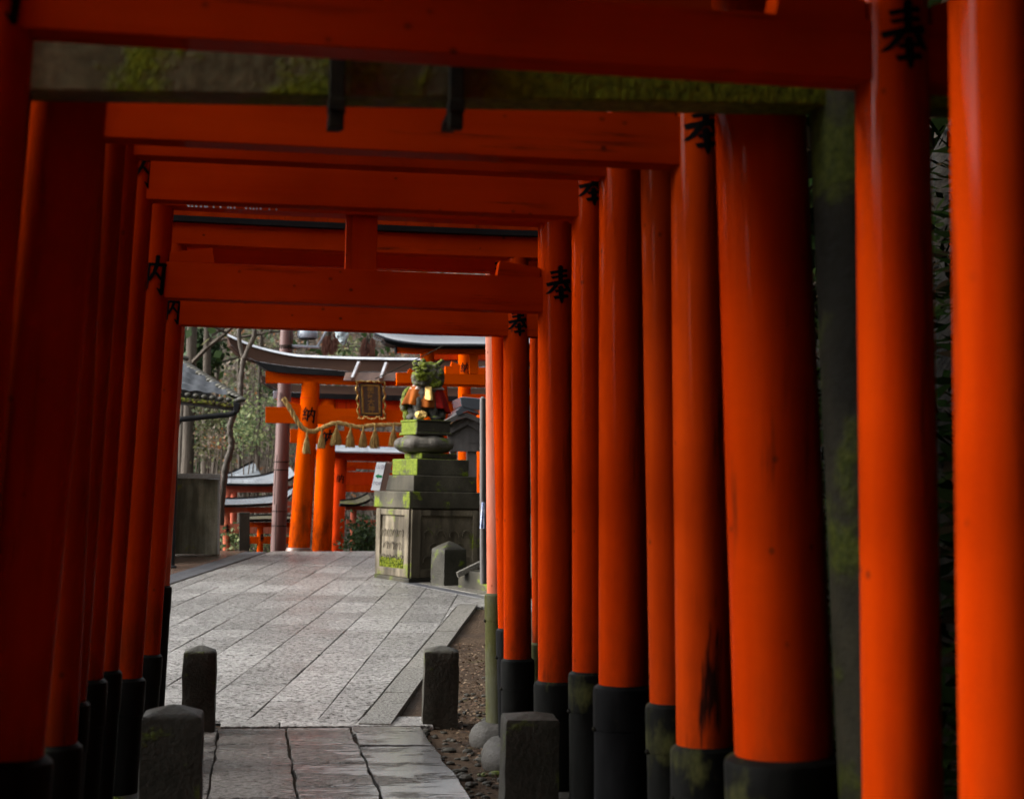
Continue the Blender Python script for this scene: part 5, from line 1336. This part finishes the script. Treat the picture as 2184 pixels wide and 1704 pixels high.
MB().prism([A0 + Vector((0, .1, -.08)), A1 + Vector((-.1, .1, -.08)), B1_ + Vector((-.1, 0, -.12)), B0_ + Vector((0, 0, -.12))], (0, 0, -.05)).build('soffit', M['wood_dark'], H_)
MB().prism([P(140, 850, YH + .8), P(352, 860, YH + .8), P(350, 1205, YH + .8), P(140, 1205, YH + .8)], (0, 2.0, 0)).build('wall', M['wood_dark'], H_)
DP = thing('drain_pipe', P(366, 1210, YH - .1), 'black gutter pipe slanting from the tiled eave and down to the brown paving', 'drain pipe')
pts_ = smooth_line([(507, 868), (503, 878), (490, 884), (470, 886), (400, 893), (384, 896), (377, 908), (375, 925)]) + [(373, 1010), (366.5, 1212)]
MB().tube([P(x, y, YH - .12) for x, y in pts_], .042, 14).build('pipe', M['black'], DP, smooth=True)
MB().lathe(P(366.5, 1212, YH - .12) + Vector((0, 0, -.02)), [(.075, 0), (.075, .05), (.045, .07)], 16).build('shoe', M['black'], DP, smooth=True)
MB().prism([P(497, 858, YH - .18), P(512, 860, YH - .18), P(508, 880, YH - .18), P(499, 880, YH - .18)], (0, .14, 0)).build('hopper', M['black'], DP, bevel=.01)

# ------------------------------------------------------------------ wooden pole with lamp
YT = 28.7
TP = thing('timber_pole', P(594, 1178, YT), 'tall red-brown timber pole bound with wires, a lamp arm near its top', 'pole')
a, b = P(616, 600, YT), P(593, 1176, YT); a = a + (a - b) * .25; b = b + (b - a).normalized() * 1.0
MB().tube([b, b.lerp(a, .5), a], [.142, .125, .108], 28).build('shaft', M['wood_brown'], TP, smooth=True)
wr = MB()
for y in (738, 742, 765, 985, 1002, 1090, 1121):
    q = P(612 - (y - 705) * .04, y, YT); wr.lathe((q.x, q.y, q.z), [(.135, -.008), (.143, 0), (.135, .008)], 24)
for (x0_, y0, x1_, y1) in ((591, 970, 585, 1075), (590, 1075, 588, 1176), (618, 700, 622, 745)):
    wr.tube([P(x0_, y0, YT - .14), P((x0_ + x1_) / 2 - 1, (y0 + y1) / 2, YT - .16), P(x1_, y1, YT - .14)], .007, 6)
wr.build('wire_binding', M['iron'], TP)
MB().box(P(587, 842, YT - .12) , (.035, .03, .07)).build('switch_box', M['lamp_grey'], TP, bevel=.006)
lm = MB().lathe(P(656, 722, YT - .02), [(.05, 0), (.17, .0), (.185, .02), (.185, .10), (.17, .16), (.12, .20), (.04, .22)], 32)
la = lm.build('lamp', M['lamp_grey'], TP, smooth=True)
MB().lathe(P(656, 724, YT - .02), [(.13, 0), (.15, .0), (.15, .02)], 28).build('lens', M['black'], la, smooth=True)
ar_ = MB().tube([P(622, 738, YT - .06), P(681, 741, YT - .06)], .028, 8); ar_.tube([P(676, 741, YT - .06), P(704, 693, YT - .06)], .024, 8); ar_.tube([P(656, 722, YT - .02), P(656, 740, YT - .06)], .02, 8)
ar_.build('bracket_arm', M['lamp_grey'], TP, smooth=True)
YC = 26.8
fl = sculpt('spot_lamp', [(P(726, 712, YC), (.09, .08, .10)), (P(732, 722, YC), (.075, .07, .10)), (P(734, 730, YC), (.05, .05, .05)), (P(722, 704, YC), (.08, .07, .06)), (P(741, 716, YC), (.02, .05, .06))], 'pale_blue', vox=.012, disp=.03, dscale=.05, parent=None)
tag(fl, 'pale blue-grey cast fitting hanging against the trees above the plaque gate', 'fitting'); fl.name = 'hanging_fitting'
hw = MB().tube([P(722, 704, YC), P(716, 660, YC), P(700, 600, YC)], .012, 6); hw.build('hanger', M['iron'], fl)
for (p0, p1, sag, lab) in (((735, 600), (745, 745), -10, 'thin dark loop of cable against the trees above the plaque gate'), ((950, 735), (800, 808), 3, 'thin cable running from the black roof past the statue head')):
    yy = 24.6 if p0[0] > 900 else 27.0
    cpts = [P(p0[0] + (p1[0] - p0[0]) * i / 20 + sag * math.sin(math.pi * i / 20), p0[1] + (p1[1] - p0[1]) * i / 20, yy) for i in range(21)]
    tag(MB().tube(cpts, .008, 5).build('cable', M['iron'], origin=cpts[0]), lab, 'cable')
# ------------------------------------------------------------------ trees
def limb(mb, p, d, L, r, rnd, depth=0, maxd=4, curl=.25, n=6, ends=None, up_=.15):
    k = 5; pts = [p]; rr = [r]; q = p.copy(); dd = d.normalized()
    for i in range(k):
        dd = (dd + Vector((rnd.uniform(-1, 1), rnd.uniform(-1, 1), rnd.uniform(-1, 1) + up_)) * curl * .5).normalized()
        q = q + dd * (L / k); pts.append(q); rr.append(r * (1 - .55 * (i + 1) / k))
    mb.tube(pts, rr, n, caps=False)
    if ends is not None: ends += pts[2:]
    if depth < maxd:
        for c in range(rnd.choice((2, 3, 3))):
            i = rnd.randint(2, k); dv = (dd + Vector((rnd.uniform(-1, 1), rnd.uniform(-1, 1), rnd.uniform(-.4, .9))) * .9).normalized()
            limb(mb, pts[i], dv, L * rnd.uniform(.5, .75), rr[i] * .65, rnd, depth + 1, maxd, curl, max(3, n - 1), ends, up_)
def leaves(mb, pts, n, spread, size, rnd, droop=.3, long=1.0):
    for _ in range(n):
        c = rnd.choice(pts) + Vector((rnd.gauss(0, spread), rnd.gauss(0, spread), rnd.gauss(0, spread * .8)))
        if -2.0 < c.x < 2.3 and -6 < c.y < 12 and c.z < 4.2: continue
        a = Vector((rnd.uniform(-1, 1), rnd.uniform(-1, 1), rnd.uniform(-1, .6) - droop)).normalized(); b = a.orthogonal().normalized(); b = (b * math.cos(th := rnd.uniform(0, 6.28)) + a.cross(b) * math.sin(th))
        s = size * rnd.uniform(.5, 1.3); mb.add([c, c + a * s * long * .5 + b * s * .32, c + a * s * long, c + a * s * long * .5 - b * s * .32], [(0, 1, 2, 3)])
def tree(name, base, height, r, label, leafmat, seed, group=None, crown=(.55, 1.0), nleaf=2500, lsize=.12, spread=.45, lean=(0, 0), cat='tree', bark='bark_far', limbs=9, llen=.28, maxd=2):
    rnd = random.Random(seed); T_ = thing(name, base, label, cat, group); b = Vector(base)
    pts = []; rr = []
    for i in range(9):
        f = i / 8; pts.append(b + Vector((lean[0] * f * f + .10 * r * 6 * noise.noise(Vector((seed, f * 2.5, 0))), lean[1] * f, height * f - .3))); rr.append(r * (1.15 - .75 * f))
    rr[0] *= 1.35
    mb = MB().tube(pts, rr, 16); mb.build('trunk', M[bark], T_, smooth=True)
    br = MB(); ends = []
    for i in range(limbs):
        f = crown[0] + (crown[1] - crown[0]) * (i + rnd.random()) / limbs; j = min(7, int(f * 8)); p = pts[j].lerp(pts[j + 1], f * 8 - j)
        th = rnd.uniform(0, 6.28); d = Vector((math.cos(th), math.sin(th), rnd.uniform(.0, .6)))
        limb(br, p, d, height * llen * (1.2 - .6 * f), r * .38, rnd, 0, maxd, ends=ends)
    br.build('limbs', M[bark], T_, fix=False)
    if nleaf and leafmat:
        lf = MB(); leaves(lf, ends, nleaf, spread, lsize, rnd); lf.build('crown', M[leafmat], T_, fix=False)
    return T_
def gz(x, y): return terrain_z(x, y)
def gp(px, Y):      # ground point under a picture column at depth Y
    q = P(px, 1000, Y); return Vector((q.x, Y, gz(q.x, Y)))

# slim forked tree in front of the far gates
YB = 27.2
F1 = thing('forked_tree', P(476, 1050, YB), 'slim dark bent tree forking into two stems, rising from behind the concrete wall', 'tree')
main = [(470, 1120), (474, 1052), (478, 1020), (483, 990), (492, 960), (494, 942), (490, 920), (493, 900), (505, 868), (512, 845), (514, 820), (516, 790), (521, 757)]
q = [P(x, y, YB) for x, y in smooth_line(main)]; n_ = len(q)
tr = MB().tube(q, [.062 - .020 * i / n_ + .006 * math.sin(i * 1.3) for i in range(n_)], 12)
tr.build('trunk', M['bark_dark'], F1, smooth=True)
f2 = MB().tube([P(x, y, YB) for x, y in smooth_line([(520, 765), (514, 745), (510, 720), (511, 698), (516, 660), (510, 600)])], [.040] * 20 + [.03] * 11, 10)
f2.tube([P(x, y, YB - .05) for x, y in smooth_line([(521, 765), (530, 742), (540, 722), (543, 705), (540, 690), (545, 640), (560, 590)])], [.042] * 20 + [.03] * 17, 10)
f2.tube([P(x, y, YB) for x, y in smooth_line([(540, 722), (545, 717), (551, 711)])], .02, 8)
f2.tube([P(x, y, YB) for x, y in smooth_line([(508, 712), (517, 700), (524, 682)])], .025, 8)
f2.tube([P(x, y, YB) for x, y in smooth_line([(493, 935), (486, 925), (478, 915)])], .02, 8)
f2.build('stems', M['bark_dark'], F1, smooth=True)

# big trunks at the left edge of the opening
def column_tree(px0, px1, Y, w, label, seed, leafm='leaf_ever', nleaf=2600, lean=0.0, bark='bark_far', h=14):
    b = gp(px1, Y); top = P(px0, 720, Y); m = ppm(b)
    lx = (top.x - b.x) / max(.5, (top.z - b.z)) * h
    return tree('forest_tree', b, h, w / 2 / m / 1.0, label, leafm, seed, 'trees beyond the plaza', (.50, 1.0), nleaf, .22, .7, (lx, 0), bark=bark)
column_tree(414, 398, 33, 30, 'thick pale trunk at the far left of the view, over the tiled roof', 1)
column_tree(440, 440, 34.5, 22, 'second thick trunk immediately right of the thickest one on the left', 2)
column_tree(470, 455, 38, 12, 'thin dark trunk between the thick trunks and the forked tree', 3, 'leaf_mid', 1800)
column_tree(398, 384, 36, 16, 'trunk with a green mossy side seen beneath the tiled roof', 4, 'leaf_ever', 1500)
column_tree(560, 548, 37, 11, 'leaning thin trunk behind the brown pole', 5, 'leaf_brown', 1200)
column_tree(500, 516, 40, 9, 'slender far trunk right of the forked tree', 6, 'leaf_mid', 1200)
rnd = random.Random(99)
ORD = 'first second third fourth fifth sixth seventh eighth ninth tenth eleventh twelfth thirteenth fourteenth fifteenth sixteenth seventeenth'.split()
HPX = sorted((385, 430, 470, 540, 575, 640, 700, 745, 790, 835, 880, 960, 1040, 600, 665, 770, 820))
far_lab = ['far %s tree on the hillside %s' % (a, b) for a in ('bare grey', 'slim brown', 'crooked') for b in ('left', 'middle', 'right')]
i = 0
for (px, Y, h, w, lm, nl) in ((385, 48, 13, 10, 'leaf_ever', 2600), (430, 52, 12, 8, 'leaf_mid', 1500), (470, 46, 11, 7, 'leaf_brown', 1200), (540, 50, 12, 8, 'leaf_mid', 1500), (575, 56, 13, 8, 'leaf_brown', 1200), (640, 54, 10, 8, 'leaf_brown', 700),
                              (700, 60, 10, 7, 'leaf_brown', 500), (745, 55, 10, 6, 'leaf_brown', 300), (790, 62, 11, 8, 'leaf_brown', 200), (835, 58, 11, 7, 'leaf_brown', 200), (880, 66, 12, 8, 'leaf_brown', 300), (960, 60, 12, 8, 'leaf_mid', 800), (1040, 64, 12, 8, 'leaf_mid', 800), (600, 66, 12, 8, 'leaf_mid', 900), (665, 70, 12, 8, 'leaf_brown', 300), (770, 74, 12, 8, 'leaf_brown', 100), (820, 76, 12, 8, 'leaf_brown', 100)):
    b = gp(px, Y); nm = {'leaf_ever': 'evergreen', 'leaf_mid': 'olive-leaved', 'leaf_brown': 'almost bare brown'}[lm]
    where = 'left of the brown pole' if px < 590 else ('above the plaque gate' if px < 860 else 'behind the black-roofed gate')
    tree('hillside_tree', b, h * (.36 if px > 680 else .5), w * .32 / ppm(b), '%s tree on the far hillside, %s from the left of all standing there' % (nm, ORD[HPX.index(px)]), lm, 200 + i, 'trees on the far hillside', (.25, 1.0), nl, .17, .5, (rnd.uniform(-1, 1), 0), limbs=12, llen=.30, maxd=3 if nl < 1000 else 2); i += 1

# shrubs and undergrowth
def shrub(px, py, Y, w, h, label, mat, seed, n=900, size=.10, name='leafy_shrub', group=None, cat='shrub'):
    c = P(px, py, Y); m = ppm(c); rnd = random.Random(seed); g0 = gz(c.x, Y); S_ = thing(name, (c.x, Y, g0), label, cat, group)
    st = MB(); ends = []
    for i in range(7):
        e = c + Vector((rnd.uniform(-.5, .5) * w / m, rnd.uniform(-.3, .3), rnd.uniform(-.4, .5) * h / m)); p0 = Vector((c.x + rnd.uniform(-.1, .1), Y, g0))
        mid = p0.lerp(e, .6) + Vector((rnd.uniform(-.2, .2), 0, .1)); st.tube([p0, mid, e], [.03, .02, .008], 5); 
        for _ in range(3): ends.append(mid.lerp(e, rnd.random()))
    st.build('stems', M['bark_far'], S_)
    lf = MB(); pts = [c + Vector((rnd.gauss(0, .26) * w / m, rnd.uniform(-.5, .5), rnd.gauss(0, .25) * h / m)) for _ in range(22)]
    leaves(lf, pts, n, .16, size, rnd, .1); lf.build('leaves', M[mat], S_, fix=False)
shrub(528, 912, 31.5, 75, 95, 'pale green leafy bush above the grey roofs, left of the brown pole', 'leaf_pale', 41, 1000, .085)
shrub(455, 930, 33, 60, 120, 'olive bush between the thick trunks under the tiled eave', 'leaf_mid', 42, 1100, .10)
shrub(462, 942, 31.8, 30, 26, 'small russet-orange bush under the pale green bush', 'leaf_brown', 43, 260, .08)
shrub(420, 752, 36, 80, 70, 'dark evergreen bush above the ridge of the tiled roof', 'leaf_ever', 44, 2200, .14)
shrub(588, 822, 33.5, 26, 30, 'fresh green tuft left of the brown pole beneath the brown roof tip', 'leaf_ever', 45, 500, .07)
shrub(500, 1150, 30.2, 26, 46, 'pale green leaves between the pink gate post and the dark marker', 'leaf_pale', 46, 500, .09)
shrub(572, 1163, 30.4, 30, 26, 'small pale shrub beneath the tiny orange gate', 'leaf_pale', 47, 300, .08)
shrub(776, 1148, 30.6, 40, 70, 'dark green bush left of the statue pedestal', 'leaf_ever', 48, 1400, .09)
shrub(850, 1150, 34.0, 120, 80, 'green bush hidden mostly behind the statue pedestal', 'leaf_ever', 49, 900, .12)
shrub(545, 745, 40, 60, 60, 'olive tree top behind the brown roof tip', 'leaf_mid', 50, 700, .12)
shrub(735, 745, 44, 40, 40, 'yellow-green bush above the plaque gate roof', 'leaf_pale', 51, 260, .12)
for (px, py, w, h, sd, lab) in ((700, 738, 34, 34, 61, 'hanging russet cedar spray above the plaque gate, left clump'), (783, 748, 22, 34, 62, 'hanging russet cedar spray above the plaque, right clump')):
    Yc = 33.0; c = P(px, py, Yc); m = ppm(c); rnd = random.Random(sd); S_ = thing('dead_foliage_branch', c, lab, 'branch', 'dead cedar sprays')
    br = MB().tube([P(px + 12, 600, Yc), P(px + 6, py - h * .9, Yc), c], [.05, .03, .012], 6)
    lf = MB()
    hubs = [c + Vector((rnd.uniform(-.5, .5) * w / m, rnd.uniform(-.4, .4), rnd.uniform(-.25, .75) * h / m)) for _ in range(9)]
    for hb in hubs: br.tube([c + Vector((0, 0, h / m)), c.lerp(hb, .5) + Vector((0, 0, .35 * h / m)), hb], [.015, .01, .004], 4)
    for _ in range(520):
        p = rnd.choice(hubs) + Vector((rnd.gauss(0, .07) * w / m, rnd.gauss(0, .1), rnd.uniform(-.1, .12) * h / m)); L_ = rnd.uniform(.08, .24)
        e = p + Vector((rnd.uniform(-.04, .04) + (p.x - c.x) * .25, rnd.uniform(-.04, .04), -L_)); s_ = Vector((.011, 0, 0)); lf.add([p - s_, p + s_, e + s_ * .3, e - s_ * .3], [(0, 1, 2, 3)])
    br.build('branch', M['bark_dark'], S_); lf.build('sprays', M['leaf_dead'], S_, fix=False)

# hillside undergrowth: twigs and leaves nobody could count
rnd = random.Random(5); tw = MB(); lf = MB(); lg = MB()
for _ in range(26000):
    Y = 38 + 52 * rnd.random() ** 1.3; px = rnd.uniform(330, 1130); q = P(px, 1000, Y); x = q.x + rnd.uniform(-1, 1); z = gz(x, Y)
    hgt = abs(rnd.gauss(0, 1.3)) + .05; c = Vector((x, Y, z + hgt)); L_ = rnd.uniform(.4, 1.7); a = rnd.gauss(0, 1.1); d = Vector((math.sin(a), rnd.uniform(-.3, .3), abs(math.cos(a)))) * L_
    bend = Vector((rnd.uniform(-.2, .2), 0, rnd.uniform(-.1, .1))) * L_; s_ = Vector((math.cos(a), 0, -math.sin(a))) * rnd.uniform(.008, .022) * (Y / 45)
    tw.add([c - s_, c + s_, c + d * .5 + bend + s_ * .7, c + d * .5 + bend - s_ * .7, c + d + s_ * .2, c + d - s_ * .2], [(0, 1, 2, 3), (3, 2, 4, 5)])
o = tag(tw.build('bare_undergrowth', M['twig'], fix=False), 'tangle of bare grey twigs covering the hillside', 'undergrowth', kind='stuff')
for _ in range(30000):
    Y = 37 + 55 * rnd.random() ** 1.2; px = rnd.uniform(330, 1130); q = P(px, 1000, Y); x = q.x; z = gz(x, Y)
    cl_ = noise.noise(Vector((x * .35, Y * .25, 1))); c = Vector((x, Y, z + abs(rnd.gauss(0, .8)) * (1 + cl_))); s = rnd.uniform(.06, .2) * (Y / 50)
    a = Vector((rnd.uniform(-1, 1), rnd.uniform(-1, 1), rnd.uniform(-1, 1))).normalized(); b = a.orthogonal().normalized(); T_ = lg if cl_ > .02 and (px < 620 or px > 930 or rnd.random() < .25) else lf
    T_.add([c - a * s, c + b * s * .5, c + a * s, c - b * s * .5], [(0, 1, 2, 3)])
tag(lf.build('brown_undergrowth', M['leaf_brown'], fix=False), 'brown leaf cover on the far hillside', 'undergrowth', kind='stuff')
tag(lg.build('green_undergrowth', M['leaf_mid'], fix=False), 'olive leaf cover on the far hillside', 'undergrowth', kind='stuff')

# dark bank planting right of the gates
rnd = random.Random(17); fn = MB()
for _ in range(15000):
    y = rnd.uniform(-3, 11.5); x = 2.05 + abs(rnd.gauss(0, 1.3)); z = gz(x, y); L_ = rnd.uniform(.08, .26); a = rnd.uniform(0, 6.28)
    c = Vector((x, y, z + rnd.random() ** 2 * .7)); d = Vector((math.cos(a), math.sin(a), rnd.uniform(-.5, .7))).normalized() * L_; w_ = d.orthogonal().normalized() * L_ * .12
    fn.add([c, c + d * .5 + w_, c + d, c + d * .5 - w_], [(0, 1, 2, 3)])
tag(fn.build('bank_ferns', M['leaf_dark'], fix=False), 'dark ferns and creepers on the bank behind the right posts', 'ferns', kind='stuff')
i = 0  # trees added over the right bank to block sky light
for (x, y, h) in ((2.9, -2.2, 8), (3.1, .6, 8), (2.9, 3.4, 8), (4.2, -3.5, 9), (4.6, -.5, 10), (3.9, 2.2, 10), (4.4, 5.0, 10), (5.2, 8.0, 10), (7.5, 1.0, 12), (7.8, 6.0, 12), (8.0, -5.0, 12), (6.6, 11.0, 11)):
    tree('light_block_tree', (x, y, gz(x, y)), h, .16, 'dark evergreen added on the bank behind the right-hand gate posts to block sky light', 'leaf_dark', 300 + i, 'evergreens added on the right bank to block light', ((.42 if x < 3.3 else .12), 1.0), 5200 if x < 3.3 else 4200, .42, .75, bark='bark_dark', limbs=14, llen=.26, maxd=1); i += 1
for (x, y, h) in ((-6.4, 6.6, 11),  (-3.6, -3.4, 9), (-6.5, -4.5, 11), (0.4, -6.8, 10), (1.8, -6.2, 9), (-3.5, -8, 11), (4, -8, 11), (0, -9.5, 12), (9.5, 15.5, 10), (8.6, 19.5, 11), (9.5, 24, 12), (8.0, 29, 11)):  # unseen trees added behind and beside the path to hold light back
    tree('light_block_tree', (x, y, gz(x, y)), h, .2, 'unseen evergreen added around the gates to block light', 'leaf_dark', 330 + i, 'unseen evergreens added around the path to block light', (.10, 1.0), 2900 if x < -4.5 and y > -2 else 4600, .45, .6, bark='bark_dark', limbs=12, llen=.26, maxd=1); i += 1

# fern tufts visible between the right-hand posts
# ------------------------------------------------------------------ light
W = bpy.data.worlds.new('World'); SC.world = W; W.use_nodes = True; nt = W.node_tree; bg = nt.nodes['Background']
sky = nt.nodes.new('ShaderNodeTexSky'); sky.sky_type = 'NISHITA'; sky.sun_disc = False
SUN_EL, SUN_AZ = R_(27), R_(-82)      # azimuth measured from +Y towards +X: the light comes from the left
sky.sun_elevation = SUN_EL; sky.sun_rotation = SUN_AZ; sky.air_density = 1.0; sky.dust_density = 4.0; sky.ozone_density = 1.0
hs_ = nt.nodes.new('ShaderNodeHueSaturation'); hs_.inputs['Saturation'].default_value = .12
nt.links.new(sky.outputs[0], hs_.inputs['Color']); nt.links.new(hs_.outputs[0], bg.inputs[0]); bg.inputs[1].default_value = .15
sd = bpy.data.lights.new('sun', 'SUN'); sd.energy = .6; sd.angle = R_(22); sd.color = (1, .96, .90)
so = bpy.data.objects.new('sun', sd); COL.objects.link(so)
sv = Vector((math.sin(SUN_AZ) * math.cos(SUN_EL), math.cos(SUN_AZ) * math.cos(SUN_EL), math.sin(SUN_EL)))
so.rotation_euler = sv.to_track_quat('Z', 'Y').to_euler()
vs_ = SC.view_settings; vs_.view_transform = 'Standard'; vs_.look = 'None'; vs_.exposure = 2.2; vs_.gamma = 1; vs_.use_curve_mapping = False
SC.cycles.max_bounces = 5; SC.cycles.diffuse_bounces = 3; SC.cycles.glossy_bounces = 2; SC.cycles.transmission_bounces = 2; SC.cycles.transparent_max_bounces = 2; SC.cycles.use_adaptive_sampling = True
for o in bpy.data.objects:
    if '_o' in o.keys(): del o['_o']
